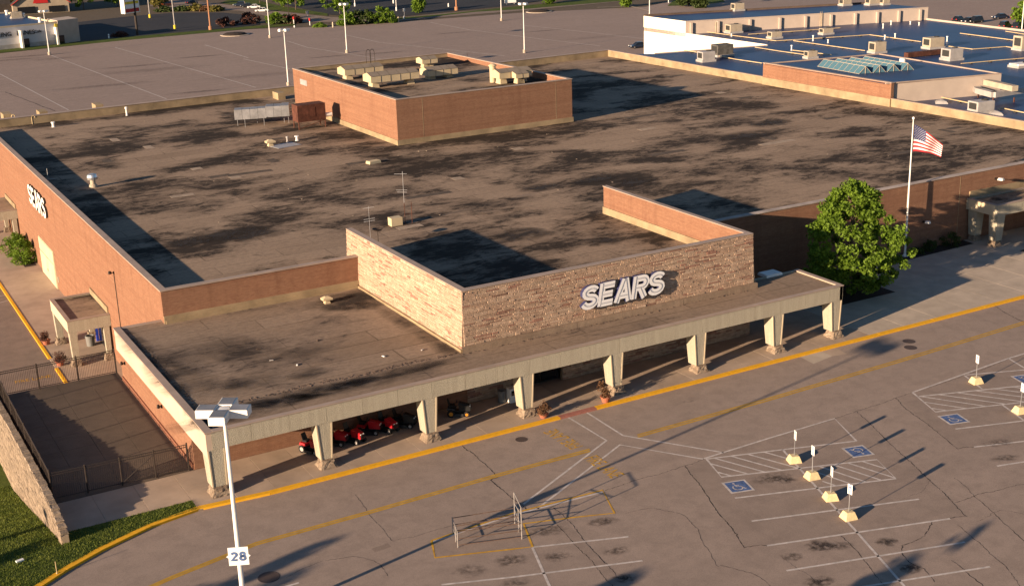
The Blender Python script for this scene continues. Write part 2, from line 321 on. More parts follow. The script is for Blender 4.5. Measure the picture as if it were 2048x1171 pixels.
# lower drive along the long wall
slabw = struct(MB().prism([(-1.45, 25.3), (3.6, 25.3), (3.6, 150), (-1.45, 150)], ZL-.05, ZL+.08).build('side_pavement', 'concrete_walk'))
struct(MB().sheet([(-30, 25.3, ZL+.004), (-1.4, 25.3, ZL+.004), (-1.4, 170, ZL+.004), (-30, 170, ZL+.004)]).build('side_drive', 'asphalt_low'))
sk_ = struct(MB().box(-1.6, 25.3, ZL-.02, -1.42, 150, ZL+.06).build('side_kerb', 'concrete_walk'))
for i in range(40):
    if 41.5 < 25.4+i*3 < 44: continue
    MB().rbox((-1.56, 26.9+i*3), .30, 2.99, ZL-.02, ZL+.12, 0, 1, .02).build('kerb_stone', 'yellow_paint', sk_)
# grass bank (upper grass plus slope down behind the rubble wall)
prof = [(-60, -.02), (-2, -.02), (.2, -.25), (6.3, -1.8), (12.4, -3.4), (19, -5.0), (24, -5.16), (60, -5.16)]
def bankz(y):
    for (a, za), (b, zb) in zip(prof[:-1], prof[1:]):
        if a <= y <= b: return za+(zb-za)*(y-a)/(b-a)
    return -5.16
mb = MB(); xs = [-60, -45, -32, -24, -18, -14, -11, -9.25]; ys = [-2, .2, 3, 6.3, 9, 12.4, 16, 19, 24, 40]
mb.v = [(x, y, bankz(y)) for y in ys for x in xs]; nx = len(xs)
for j in range(len(ys)-1):
    for i in range(nx-1): mb.f.append((j*nx+i, j*nx+i+1, (j+1)*nx+i+1, (j+1)*nx+i)); mb.mi.append(0)
lawnpts = [(-1.26, .1), (-1.26, -1.25)]+[(p[0], p[1]+.16) for p in pts if p[0] < -1.3]+[(-60, -2), (-9.25, -2.0), (-9.25, .0), (-8.8, .1)]
mb.sheet([(x, y, .0) for x, y in lawnpts])
struct(mb.build('lawn', 'grass'))
# blades of grass: one uncountable mass
g = np.random.default_rng(3); P = []
def inpoly(x, y, poly):
    c = False; j = len(poly)-1
    for i in range(len(poly)):
        if (poly[i][1] > y) != (poly[j][1] > y) and x < (poly[j][0]-poly[i][0])*(y-poly[i][1])/(poly[j][1]-poly[i][1])+poly[i][0]: c = not c
        j = i
    return c
while len(P) < 26000:
    x, y = g.uniform(-14, -1.2), g.uniform(-8, 20)
    if inpoly(x, y, lawnpts): P.append((x, y, 0))
    elif x < -9.3 and y > -2: P.append((x, y, bankz(y)))
P = np.array(P); n = len(P); a = g.uniform(0, 6.28, n); h = g.uniform(.05, .13, n); wd = .022
dx = np.cos(a)*wd; dy = np.sin(a)*wd; lean = g.normal(0, .04, (n, 2))
V = np.stack([P+np.c_[-dx, -dy, 0*a-.01], P+np.c_[dx, dy, 0*a-.01], P+np.c_[lean[:, 0], lean[:, 1], h]], 1).reshape(-1, 3)
me = bpy.data.meshes.new('grass_blades'); me.vertices.add(3*n); me.vertices.foreach_set('co', V.ravel()); me.loops.add(3*n); me.loops.foreach_set('vertex_index', np.arange(3*n, dtype=np.int32))
me.polygons.add(n); me.polygons.foreach_set('loop_start', np.arange(0, 3*n, 3, dtype=np.int32)); me.update(calc_edges=True); me.materials.append(MATS['leaf_blade'])
o = stuff(link('grass_blades', me)); o['label'] = 'short green grass growing beside the curved yellow kerb'; o['category'] = 'grass'

# far ground beyond the rear lot
def far_sheet(name, px, mat, dz): return struct(MB().sheet([tuple(G(x, y, ZL+dz)) for x, y in px]).build(name, mat))
far_sheet('grass_verge', [(-120, 119), (0, 106), (256, 80), (500, 58), (590, 51), (590, 47), (500, 52.5), (256, 74), (0, 100), (-120, 112)], 'grass', .03)
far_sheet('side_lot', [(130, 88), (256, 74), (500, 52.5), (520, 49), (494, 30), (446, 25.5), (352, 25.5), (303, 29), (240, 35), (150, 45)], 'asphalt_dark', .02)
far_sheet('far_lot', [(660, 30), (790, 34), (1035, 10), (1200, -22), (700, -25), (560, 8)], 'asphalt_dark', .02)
far_sheet('far_verge', [(780, 37), (880, 29), (1040, 12), (1290, -10), (1290, -2), (1040, 19), (950, 24), (880, 32), (780, 41)], 'grass', .04)
far_sheet('far_road', [(300, 12), (480, 22), (600, 45), (790, 42), (1060, 20), (1400, -12), (1400, -20), (1040, 13), (780, 37), (660, 34), (540, 21), (440, 8), (300, -6)], 'asphalt_low', .025)
far_sheet('far_verge_left', [(440, 6), (540, 20), (655, 32), (655, 27), (560, 12), (480, -8)], 'grass', .035)
far_sheet('planted_island', [(1335, 12), (1400, 10), (1450, 4), (1440, -6), (1350, -2)], 'grass', .06)
for a, b in (((1195, 15), (1262, 13)), ((1262, 13), (1300, 22))):
    struct(MB().strip([tuple(G(*a, ZL+.1)), tuple(G(*b, ZL+.1))], .8).build('traffic_island', 'concrete_pale'))

# ================================================================== MARKINGS (thin sheets lying on the street)
def mark(px, wd, mat, parent=road, z=ZR+.005, name='painted_line', close=False):
    P = [tuple(G(x, y, z)) for x, y in px]
    if close: P.append(P[0])
    return MB().strip(P, wd).build(name, mat, parent)
def off(px, d): return [(x+d*.23, y+d) for x, y in px]
yl1 = [(250, 1195), (345, 1153), (512, 1086), (732, 1025), (996, 949), (1180, 899)]; yl2 = [(1275, 871), (1536, 798), (1792, 723), (2048, 645), (2120, 622)]
for q in (yl1, yl2): mark(off(q, -1.8), .2, 'yellow_worn', name='centre_line'); mark(off(q, 2.2), .2, 'yellow_worn', name='centre_line', z=ZR+.0055)
W = 'white_paint'
for q in ([(1137, 834), (1213, 880), (1047, 1007)], [(1164, 818), (1246, 870), (1447, 904)], [(1075, 1016), (1240, 888.5), (1406, 917)]): mark(q, .15, W)
for q in ([(1408, 916), (1536, 876), (1669, 836), (1713, 881)], [(1413, 917), (1567, 898), (1713, 881)], [(1413, 917), (1443, 953), (1754, 918), (1792, 956), (1470, 995)], [(1503, 1041), (1838, 997)],
          [(1534, 1090), (1900, 1036)], [(1573, 1140), (1930, 1083)], [(1725, 1172), (1980, 1132)], [(1565, 898), (1713, 1062), (1830, 1195)], [(1065, 1093), (1257, 1072)], [(883, 1168), (1024, 1153), (1285, 1120)],
          [(1065, 1094), (1112, 1200)], [(863, 1083), (1024, 1029), (1205, 983)], [(1825, 784), (2017, 716), (2080, 697)], [(2017, 716), (2060, 742)], [(1929, 750), (1964, 777)], [(1933, 749), (2060, 738)],
          [(1838, 792), (2070, 768)], [(1825, 784), (1871, 823), (2070, 801)], [(2005, 809), (2048, 840)], [(1911, 857), (2070, 838)], [(1948, 893), (2070, 879)], [(1994, 931), (2070, 919)], [(570, 1172), (598, 1164)]): mark(q, .15, W)
def hatch(q, n, du, st):
    lerp = lambda a, b, t: (a[0]+(b[0]-a[0])*t, a[1]+(b[1]-a[1])*t)
    for k in range(n):
        u0 = -du+st*(k+.6); u1 = u0+du; t0, t1 = 0, 1
        if u0 < 0: t0 = -u0/du; u0 = 0
        if u1 > 1: t1 = (1-u0)/du if t0 == 0 else 1; t1 = min(1, t1); u1 = 1
        if t1-t0 < .12: continue
        A = lerp(lerp(q[0], q[1], u0), lerp(q[3], q[2], u0), t0); B = lerp(lerp(q[0], q[1], u1), lerp(q[3], q[2], u1), t1); mark([A, B], .14, W, name='hatch_line', z=ZR+.007)
hatch([(1413, 917), (1567, 898), (1598, 935), (1443, 953)], 7, .46, .215)
hatch([(1620, 932), (1754, 918), (1792, 956), (1655, 973)], 7, .46, .22)
hatch([(1838, 792), (2060, 769), (2110, 797), (1871, 823)], 9, .42, .165)
for q in ([(863, 1080), (1024, 1026), (1205, 979), (1229, 1025), (1152, 1033), (1047, 1046), (1065, 1092), (1024, 1097), (870, 1114), (863, 1080)],): mark(q, .15, 'yellow_mid', z=ZR+.009)
# accessible bay panels
def ada(cx, cy, ax, ay, flip=1):
    c = G(cx, cy, ZR); e = (G(ax, ay, ZR)-c); e.z = 0; e.normalize(); n = Vector((-e.y, e.x, 0))
    def P(u, v, z): q = c+e*u*flip+n*v*flip; return (q.x, q.y, ZR+z)
    r = MB().sheet([P(-.78, -.78, .010), (P(.78, -.78, .010)), P(.78, .78, .010), P(-.78, .78, .010)]).build('bay_symbol', W, road)
    b = MB().sheet([P(-.64, -.64, .014), P(.64, -.64, .014), P(.64, .64, .014), P(-.64, .64, .014)]).build('blue_panel', 'blue_paint', r)
    mb = MB(); arc = [(-.08+.3*math.cos(R(t)), -.15+.3*math.sin(R(t))) for t in range(130, 371, 24)]
    for path in (arc, [(-.12, .3), (-.1, -.02), (.18, -.02), (.32, -.38), (.42, -.34)], [(-.1, .14), (.14, .14)]): mb.strip([P(u, v, .019) for u, v in path], .075)
    mb.sheet([P(-.13+.08*math.cos(t*.785), .42+.08*math.sin(t*.785), .019) for t in range(8)]); mb.build('wheelchair_symbol', W, r)
ada(1476, 972, 1496, 969); ada(1716, 902, 1736, 899, -1); ada(1907.5, 837.5, 1925, 835); ada(2052, 757, 2068, 755, -1)
def roadtext(txt, p0, p1, size, z, mat, parent, flip=False):
    a, b = G(*p0, z), G(*p1, z); me = textmesh(txt, size, .0); me.materials.append(MATS[mat]); o = link('painted_lettering', me, parent); d = b-a
    o.location = ((a+b)/2); o.matrix_parent_inverse = Matrix(); o.rotation_euler = (0, 0, math.atan2(d.y, d.x)+(math.pi if flip else 0)); L = max(v.co.x for v in me.vertices)-min(v.co.x for v in me.vertices)
    o.scale = (d.length/L, 1, 1); return o
roadtext('FIRE LANE', (1178, 913), (1234, 952), 1.5, ZR+.012, 'yellow_mid', road); roadtext('FIRE LANE', (1100, 860), (1156, 894), 1.5, ZR+.012, 'yellow_mid', road, True)
sd = bpy.data.objects['side_drive']; roadtext('FIRE LANE', (30, 764), (102, 751), 1.0, ZL+.012, 'yellow_mid', sd)
mark([(-5, 593), (18, 588)], .12, W, sd, ZL+.012); mark([(-5, 606), (26, 598)], .12, W, sd, ZL+.012)
# cracks and seams
def crack(px, wd=.05, jit=.05, parent=road, z=ZR+.004):
    P = []
    for a, b in zip(px[:-1], px[1:]):
        A, B = G(*a, z), G(*b, z); n = max(2, int((B-A).length/.16)); ph = rnd.uniform(0, 6)
        for i in range(n): t = i/n; q = A.lerp(B, t); s_ = math.sin(t*math.pi)*.10*math.sin(t*n*.09+ph); P.append((q.x+s_+rnd.gauss(0, jit*.55), q.y+s_+rnd.gauss(0, jit*.55), z))
    P.append(tuple(G(*px[-1], z))); MB().strip(P, [wd*rnd.uniform(.25, 1.15) for _ in P]).build('crack', 'crack', parent)
for q, wd in [([(924, 890), (945, 904), (995, 953), (981, 959), (1024, 996), (1057, 1022)], .08), ([(1106, 1014), (1147, 1050), (1203, 1117), (1239, 1158)], .05), ([(1114, 1048), (1178, 1114), (1226, 1171)], .05),
              ([(1208, 980), (1293, 953), (1371, 930), (1406, 917), (1536, 876), (1713, 822), (1792, 795), (1929, 750), (2048, 707)], .045), ([(1371, 930), (1395, 962), (1424, 1007), (1460, 1050), (1488, 1094), (1534, 1090)], .07),
              ([(1764, 871), (1820, 922), (1869, 968), (1932, 1032), (1866, 1041), (1700, 1066)], .06), ([(1713, 822), (1774, 880)], .05), ([(1792, 795), (1810, 815), (1884, 871), (1916, 897), (1950, 893)], .06),
              ([(1910, 1004), (1956, 987), (2038, 968), (2060, 966)], .05), ([(1956, 998), (2005, 1043), (2048, 1081)], .05), ([(1681, 1069), (1723, 1112), (1769, 1169)], .05),
              ([(1866, 1041), (1850, 1071), (1805, 1089), (1802, 1101), (1818, 1122), (1846, 1135), (1869, 1163)], .06), ([(1915, 1048), (1959, 1084), (2010, 1130), (2040, 1171)], .04), ([(1905, 1120), (1940, 1150), (1970, 1175)], .06),
              ([(1908, 955), (1935, 975), (1956, 998)], .03), ([(712, 988), (735, 1022), (770, 1060), (787, 1081)], .03), ([(787, 1081), (830, 1072), (905, 1050)], .03), ([(570, 1155), (640, 1122), (700, 1112), (752, 1122), (775, 1150)], .035),
              ([(1250, 1025), (1310, 1015), (1370, 1030), (1395, 1055), (1410, 1090), (1425, 1115), (1438, 1132)], .03), ([(1440, 1128), (1490, 1142), (1530, 1160), (1545, 1175)], .035), ([(1986, 608), (2010, 625), (2048, 643)], .09),
              ([(1960, 1040), (2000, 1020), (2048, 1028)], .025), ([(1800, 1000), (1840, 985), (1860, 960)], .02), ([(1560, 1110), (1620, 1150), (1640, 1171)], .025)]: crack(q, wd, .045)
crack([(10, 184), (60, 203), (110, 222)], .25, .1, lot, ZL+.01)
# manholes, patches
for (x, y, r) in ((1043, 878, .42), (1818, 682, .5), (1821, 694.5, .5), (538, 1153, .62)):
    c = G(x, y, ZR); MB().lathe((c.x, c.y, ZR), [(r, -.01), (r, .008), (r*.86, .009), (r*.85, .003), (r*.1, .004)], 24).build('manhole_cover', 'iron', road)
def patch(px, mat, name='patch'): return MB().sheet([tuple(G(x, y, ZR+.0035)) for x, y in px]).build(name, mat, road)
patch([(743, 1096), (775, 1085), (783, 1092), (750, 1103)], 'asphalt_low', 'asphalt_patch')
for a, b in (([(1596, 711), (1640, 700), (1664, 712), (1627, 727)], 'concrete_pale'), ([(1640, 700), (1668, 693), (1694, 707), (1664, 712)], 'concrete_walk')): patch(a, b, 'concrete_patch')
for q in ([(1371, 930), (1536, 876), (1713, 822), (1820, 922), (1932, 1032), (1488, 1094)], [(1792, 795), (1929, 750), (2075, 698), (2075, 876), (1916, 897)], [(1106, 1014), (1239, 1158), (1226, 1171), (1114, 1048)], [(863, 1083), (1024, 1029), (1047, 1046), (1065, 1092), (870, 1114)]): MB().sheet([tuple(G(x, y, ZR+.0025)) for x, y in q]).build('asphalt_patch', 'asphalt_bay', road)
# oil stains with soft edges
k = N('oil'); at = k.n('Attribute', attribute_name='fade'); nz = k.noise(k.pos, 3.2, 5, .7); al = k.math('MULTIPLY', at.outputs['Fac'], k.ramp(nz, .38, .62)); k.out((.045, .033, .028), .8); k.l(k.math('MULTIPLY', al, .8), k.b.inputs['Alpha'])
k = N('grime'); at = k.n('Attribute', attribute_name='fade'); nz = k.noise(k.sc(k.pos, .5, .8, 1), 1, 6, .62, .4); al = k.math('MULTIPLY', at.outputs['Fac'], k.ramp(nz, .28, .68)); k.out((.030, .023, .020), .9); k.l(k.math('MULTIPLY', al, .9), k.b.inputs['Alpha'])
def stain(px, py, rx, ry, dens=1.0, rz=.28, parent=road, z=ZR+.006, mat='oil'):
    c = G(px, py, z); n = 16; mb = MB(); rings = [0, .35, .7, 1.0]; mb.v = [(c.x, c.y, z)]; fade = [dens]
    for r_ in rings[1:]:
        for i in range(n):
            t = 2*math.pi*i/n; q = r_*(1+rnd.uniform(-.18, .18)); u, v = rx*q*math.cos(t), ry*q*math.sin(t); mb.v.append((c.x+u*math.cos(-rz)-v*math.sin(-rz), c.y+u*math.sin(-rz)+v*math.cos(-rz), z)); fade.append(dens*(1-r_)**.8)
    mb.f = [(0, 1+i, 1+(i+1) % n) for i in range(n)]
    for j in range(2):
        for i in range(n): mb.f.append((1+j*n+i, 1+(j+1)*n+i, 1+(j+1)*n+(i+1) % n, 1+j*n+(i+1) % n))
    mb.mi = [0]*len(mb.f); o = mb.build('oil_stain' if mat == 'oil' else 'grime_patch', mat, parent); a_ = o.data.attributes.new('fade', 'FLOAT', 'POINT'); a_.data.foreach_set('value', fade); return o
for s in [(1022, 1119, 1.1, .75), (1095, 1060, 1.3, .7), (1205, 1042, 1.2, .6), (1115, 1112, 1.0, .6), (1235, 1100, .9, .5), (1570, 960, .9, .45, 1.4), (1640, 1090, .9, .7, 1.6), (1585, 1112, .7, .5), (1640, 1162, .9, .6, 1.4), (1678, 1090, .9, .5), (1775, 1083, .8, .5, 1.4), (1822, 1135, .8, .6, 1.6),
          (1995, 885, 1.2, .6), (2010, 915, 1.2, .5), (1545, 955, 1.6, .8), (940, 1140, 1.2, .8, .7), (1030, 1165, 1, .6, .7), (1250, 1155, .8, .5, 1.5), (1375, 802, .7, .3, .6)]: stain(*s)
for s in [(110, 425*0+117, 9, 3, .5), (400, 113, 8, 1.5, .9), (270, 132, 10, 2, .7), (400, 183, 8, 1.5, .9), (200, 172, 14, 2.5, .6), (660, 113, 8, 1.4, .8), (765, 106, 8, 1.4, .8), (905, 66, 7, 1.3, .8), (650, 180, 6, 1.2, .8), (1085, 62, 8, 1.2, .8), (20, 120, 12, 2, .6), (60, 112, 12, 2, .6), (300, 140, 16, 4, .4), (520, 150, 16, 4, .35), (1190, 75, 14, 3, .3)]: stain(s[0], s[1], s[2], s[3], s[4], .1, lot, ZL+.02)
# rear lot: long aisle lines and stall ticks
rl = lambda px, wd=.16, m='white_faint', n='painted_line': mark(px, wd, m, lot, ZL+.012, n)
for q in ([(0, 148), (137, 220)], [(103, 111), (333, 198)], [(230, 95), (512, 175)], [(410, 90), (497, 116)], [(487, 118), (580, 138)], [(574, 82), (615, 95), (690, 107), (860, 133)], [(690, 70), (760, 85), (900, 100), (1010, 112)], [(860, 45), (940, 60), (1080, 78), (1200, 92)], [(1040, 50), (1180, 65), (1290, 78)]): rl(q, .24, 'white_paint')
for (a, b), nn in ((((0, 148), (137, 220)), 17), (((103, 111), (333, 198)), 26), (((230, 95), (512, 175)), 28), (((574, 82), (860, 133)), 22), (((690, 70), (1010, 112)), 20)):
    A, B = G(*a, ZL+.012), G(*b, ZL+.012); d = (B-A).normalized(); nrm = Vector((-d.y, d.x, 0))
    mb = MB()
    for i in range(nn):
        c = A.lerp(B, (i+.5)/nn); mb.strip([tuple(c-nrm*5.2), tuple(c+nrm*5.2)], .09)
    stuff(mb.build('stall_lines', 'white_faint', lot))
# ================================================================== DEPARTMENT STORE
B = thing('department_store', 'long low brick department store with stone front and white concrete canopy', 'building', (3.6, 22.4, 0))
HM, XE, YE, HR = 6.70, 106.08, 115.4, 6.97
XS0, XS1, YS, YB, HS = 19.97, 45.8, 4.08, 24.7, 8.5
BR = 'brick_orange'
def wall(name, x0, y0, z0, x1, y1, z1, mat=BR): return MB().box(x0, y0, z0, x1, y1, z1).build(name, mat, B)
wl = wall('side_wall', 3.6, 22.4, ZL-.1, 4.0, 108, HM)
wall('front_wall', 4.0, 22.4, .0, XS0+.3, 22.8, HM)
wr = wall('front_wall', XS1-.15, 14.0, -.2, XE, 14.4, HM)
q_ = G(0, 238, HR+.06); YL = q_.y+(YE-q_.y)*(3.6-q_.x)/(XE-q_.x)     # the rear wall is not quite square to the side
MB().prism([(4.0, YL-.4), (XE, YE-.4), (XE, YE), (4.0, YL)], 4.0, HR).build('parapet', 'cream_flash', B); MB().prism([(3.6, YL), (XE+.4, YE), (XE+.4, YE+.35), (3.6, YL+.35)], ZL-.1, HR-.02).build('rear_wall', BR, B)
wall('parapet', XE, 14.4, ZL-.1, XE+.4, YE, HR, 'cream_flash')
def cope(x0, y0, x1, y1, z, mat='coping', h=.10): return MB().box(x0, y0, z+.002, x1, y1, z+h).build('coping', mat, B)
# roofing laid in one sloped sheet
rp = [(4.0, 22.8), (XS0+.4, 22.8), (XS0+.4, YS+.4), (XS1-.3, YS+.4), (XS1-.3, 14.4), (XE, 14.4), (XE, YE-.4), (4.0, YL-.4)]
mr = MB().sheet([(x, y, roofz(y)) for x, y in rp]).build('roof', 'roof_felt', B)
cope(3.52, 22.32, 4.08, 108, HM); cope(4.08, 22.32, XS0+.02, 22.88, HM-.003); cope(XS1+.3, 13.92, XE, 14.48, HM, 'white_faint'); MB().prism([(4.0, YL-.46), (XE+.46, YE-.46), (XE+.46, YE+.4), (4.0, YL+.4)], HR+.002, HR+.06).build('coping', 'coping', B); cope(XE-.06, 14.5, XE+.46, YE-.47, HR-.003, 'coping', .06)
# the low wing: walls, roof, canopy
wall('wing_side_wall', .2, 4.32, -.1, .55, 23.35, 3.05); wall('wing_front_wall', .55, 4.32, -.1, XS0+.2, 4.65, 3.05); wall('wing_rear_wall', .55, 23.0, -.1, 3.9, 23.35, 4.0)
MB().box(.1, 4.4, -.02, .199, 23.2, .35).build('plinth', 'brick_red', B)
MB().box(0, 0.02, 2.5, .35, 23.4, 4.12).build('side_fascia', 'pink_band', B)
MB().box(-.05, -.03, 4.125, .45, 23.45, 4.23).build('coping', 'coping', B)
MB().box(.46, 23.0, 4.0, 3.6, 23.4, 4.2).build('coping', 'coping', B)
WR = [(.36, .3), (51.5, .3), (51.5, 5.2), (XS1+.35, 5.2), (XS1+.35, YS-.2), (XS0-.2, YS-.2), (XS0-.2, 22.4), (3.6, 22.4), (3.6, 23.0), (.36, 23.0)]
MB().sheet([(x, y, 4.10+(.035 if y > 6 else 0)) for x, y in WR]).build('wing_roof', 'roof_wing', B)
MB().prism([(.4, .31), (51.4, .31), (51.4, 5.15), (45.9, 5.15), (45.9, 4.3), (.4, 4.3)], 3.02, 3.08).build('soffit', 'cream', B)
wall('canopy_end', 51.5, .0, 3.0, 51.8, 5.3, 4.18, 'fascia'); cope(51.42, .34, 51.86, 5.36, 4.182, 'coping', .07); wall('canopy_end', 46.2, 5.2, 3.0, 51.5, 5.45, 4.18, 'fascia')
PS = 7.5114/3; x = .355; i = 0
while x < 51.4:
    x1 = min(51.79, x+PS)
    if 51.79-x1 < .8: x1 = 51.79
    MB().rbox(((x+x1)/2, .15), x1-x-.02, .3, 3.0+rnd.uniform(-.006, .006), 4.16, 0).build('fascia_panel', 'fascia', B); x = x1; i += 1
MB().box(.46, -.05, 4.165, 51.85, .36, 4.24).build('coping', 'coping', B)
# canopy columns on rubble bases
def rubble_base(cx, cy, w0, w1, h, parent, z=0.0):
    mb = MB(); n = 24; L = 7; prof_ = [(1.0, 0), (1.0, .1), (.93, .25), (.86, .45), (.8, .62), (.76, .82), (.70, 1.0)]; k_ = w1/w0/.70
    for f_, t in prof_:
        f_ = f_*(1+(k_-1)*t); 
        for i in range(n):
            u = i/n*4; s_ = int(u); q = (u-s_)*2-1; px_, py_ = [(q, -1), (1, q), (-q, 1), (-1, -q)][s_]; rr = w0/2*f_*(1+(rnd.uniform(-.07, .05) if 0 < t < 1 else rnd.uniform(-.03, .03)))*(1 if abs(q) < .95 else .95)
            mb.v.append((cx+px_*rr, cy+py_*rr, z+h*t+(rnd.uniform(-.02, .02) if 0 < t < 1 else 0)))
    for j in range(L-1):
        for i in range(n): mb.f.append((j*n+i, j*n+(i+1) % n, (j+1)*n+(i+1) % n, (j+1)*n+i)); mb.mi.append(rnd.choice([0, 0, 1, 2, 3]))
    mb.f.append(tuple(range((L-1)*n, L*n))); mb.mi.append(0); return mb.build('stone_base', ['rubble', 'rubble0', 'rubble1', 'rubble2'], parent)
def column(cx, zt=3.0, z0=0.0, y0=0.02, tw=1.10, bw=.78, td=1.12, bdp=.92, name='column', mat='fascia', bs=1.22, flip=1):
    zb = z0+.50; yb = y0-.02
    def ring(hw, ya, yb_, z): return [(cx-hw, ya, z), (cx+hw, ya, z), (cx+hw, yb_, z), (cx-hw, yb_, z)]
    mb = MB(); mb.add(ring(bw/2, yb, yb+bdp, zb)+ring(tw/2, y0, y0+td, zt), [(3, 2, 1, 0), (4, 5, 6, 7), (0, 1, 5, 4), (1, 2, 6, 5), (2, 3, 7, 6), (3, 0, 4, 7)])
    o = mb.build(name, mat, B); e = MB(); t = .075
    for s in (-1, 1):
        e.add([(cx+s*(bw/2+.01), yb-.035, zb), (cx+s*(bw/2-t), yb-.035, zb), (cx+s*(bw/2-t), yb+.02, zb), (cx+s*(bw/2+.01), yb+.02, zb),
               (cx+s*(tw/2+.01), y0-.035, zt-.02), (cx+s*(tw/2-t), y0-.035, zt-.02), (cx+s*(tw/2-t), y0+.02, zt-.02), (cx+s*(tw/2+.01), y0+.02, zt-.02)], [(3, 2, 1, 0), (4, 5, 6, 7), (0, 1, 5, 4), (1, 2, 6, 5), (2, 3, 7, 6), (3, 0, 4, 7)])
    e.build('edge_rib', 'cream', o)
    rubble_base(cx, yb+bdp/2-.32, bs, bw+.02, .52, o, z0); return o
column(.57, tw=1.08, bw=.96, td=1.35, bdp=1.05, bs=1.35)
for i in range(1, 7): column(.13+7.5114*i)
column(51.2, tw=1.1)
# stone box: battered core and laid stones
def bat(z): t = (HS-z)/(HS-4.1); return .22*max(0, min(1, t))
core = MB()
core.add([(XS0-.22, YS-.22, 4.05), (XS1+.3, YS-.22, 4.05), (XS1+.3, YS+.4, 4.05), (XS0+.4, YS+.4, 4.05), (XS0, YS, HS), (XS1, YS, HS), (XS1, YS+.4, HS), (XS0+.4, YS+.4, HS)], [(3, 2, 1, 0), (4, 5, 6, 7), (0, 1, 5, 4), (1, 2, 6, 5), (2, 3, 7, 6), (3, 0, 4, 7)])
core.add([(XS0-.22, YS+.41, 4.05), (XS0+.4, YS+.41, 4.05), (XS0+.4, YB+.25, 4.05), (XS0-.22, YB+.25, 4.05), (XS0, YS+.41, HS-.002), (XS0+.4, YS+.41, HS-.002), (XS0+.4, YB, HS-.002), (XS0, YB, HS-.002)], [(3, 2, 1, 0), (4, 5, 6, 7), (0, 1, 5, 4), (1, 2, 6, 5), (2, 3, 7, 6), (3, 0, 4, 7)])
sw = core.build('stone_wall', 'mortar', B)
MB().box(XS0+.2, 4.32, -.1, 25.0, 4.62, 3.04).build('entrance_wall', 'mortar', B); MB().box(28.2, 4.32, -.1, XS1+.2, 4.62, 3.04).build('entrance_wall', 'mortar', B)
blk = {}
def block(axis, m):
    if (axis, m) not in blk:
        nm = 'stone%d' % m if isinstance(m, int) else m
        e = .5; f = .46; P = lambda u, d, z: (u, -d, z) if axis == 'y' else (-d, u, z)
        vs = [P(-e, 0, -e), P(e, 0, -e), P(e, 0, e), P(-e, 0, e), P(-e, .6, -e), P(e, .6, -e), P(e, .6, e), P(-e, .6, e), P(-f, 1, -.4), P(f, 1, -.4), P(f, 1, .4), P(-f, 1, .4)]
        fs = [(0, 1, 5, 4), (1, 2, 6, 5), (2, 3, 7, 6), (3, 0, 4, 7), (4, 5, 9, 8), (5, 6, 10, 9), (6, 7, 11, 10), (7, 4, 8, 11), (8, 9, 10, 11)]
        if axis == 'x': fs = [f_[::-1] for f_ in fs]
        me = bpy.data.meshes.new('stone'); me.from_pydata(vs, [], fs); me.materials.append(MATS[nm]); blk[(axis, m)] = (me, vs, fs)
    return blk[(axis, m)]
stones = []
def lay(axis, u0, u1, z0, z1, face, avg, wts=(5, 4, 5, 3, 4, 4, 2), batter=True, out=None):
    z = z0; dst = stones if out is None else out
    while z < z1-.06:
        h = min(rnd.choice([.075, .09, .1, .11, .13, .16]), z1-z); 
        if z1-z-h < .06: h = z1-z
        u = u0-rnd.uniform(0, avg*.6)
        while u < u1-.02:
            L = rnd.uniform(.45, 1.75)*avg; a = max(u, u0); b = min(u+L, u1); u += L
            if u1-u < .12: b = u1; u = u1
            if b-a < .08: continue
            m = rnd.choices(range(7), wts)[0]; bt = bat(z+h/2) if batter else 0
            dst.append((axis, m, (a+b)/2, face-bt+.012, z+h/2, b-a-.014, rnd.uniform(.022, .06)+.012, h-.010))
        z += h
lay('y', XS0-.1, XS1+.12, 4.25, HS-.05, YS, .85, (6, 5, 5, 2, 5, 4, 1.5)); lay('x', YS-.1, YB+.08, 4.25, HS-.05, XS0, .8, (6, 4, 7, 1.2, 4, 7, .5))
stones.sort(key=lambda s: -s[5]*s[7]*(1.0 if s[0] == 'y' else .75))
rest = {m: MB() for m in range(7)}
for i, (ax, m, u, f, z, L, d, h) in enumerate(stones):
    me, vs, fs = block(ax, m); loc = Vector((u, f, z)) if ax == 'y' else Vector((f, u, z)); s = (L, d, h) if ax == 'y' else (d, L, h)
    if i < 300:
        o = bpy.data.objects.new('stone', me); COL.objects.link(o); o.location = loc; o.scale = s; setpar(o, sw)
    else: rest[0].cur = m; rest[0].add([(loc.x+v[0]*s[0], loc.y+v[1]*s[1], loc.z+v[2]*s[2]) for v in vs], fs)
stuff(rest[0].build('stones', ['stone%d' % i for i in range(7)], sw))
low = []; lay('y', XS0+.2, 25.0, 0.02, 3.02, 4.32, .8, batter=False, out=low); lay('y', 28.2, XS1+.2, 0.02, 3.02, 4.32, .8, batter=False, out=low); mb = MB()
for (ax, m, u, f, z, L, d, h) in low:
    me, vs, fs = block(ax, m); mb.cur = m; mb.add([(u+v[0]*L, f+v[1]*d, z+v[2]*h) for v in vs], fs)
stuff(mb.build('stones', ['stone%d' % i for i in range(7)], B))
MB().box(XS0-.07, YS-.09, HS+.002, XS1+.06, YS+.46, HS+.07).build('coping', 'coping', sw); MB().box(XS0-.07, YS+.47, HS+.001, XS0+.46, YB+.06, HS+.069).build('coping', 'coping', sw)
MB().box(XS1-.35, YS+.41, roofz(10)-2.5, XS1, YB+.05, HS).build('screen_wall', 'brick_orange', B); MB().box(XS1-.42, YS+.47, HS+.003, XS1+.06, YB+.1, HS+.07).build('coping', 'coping', B)
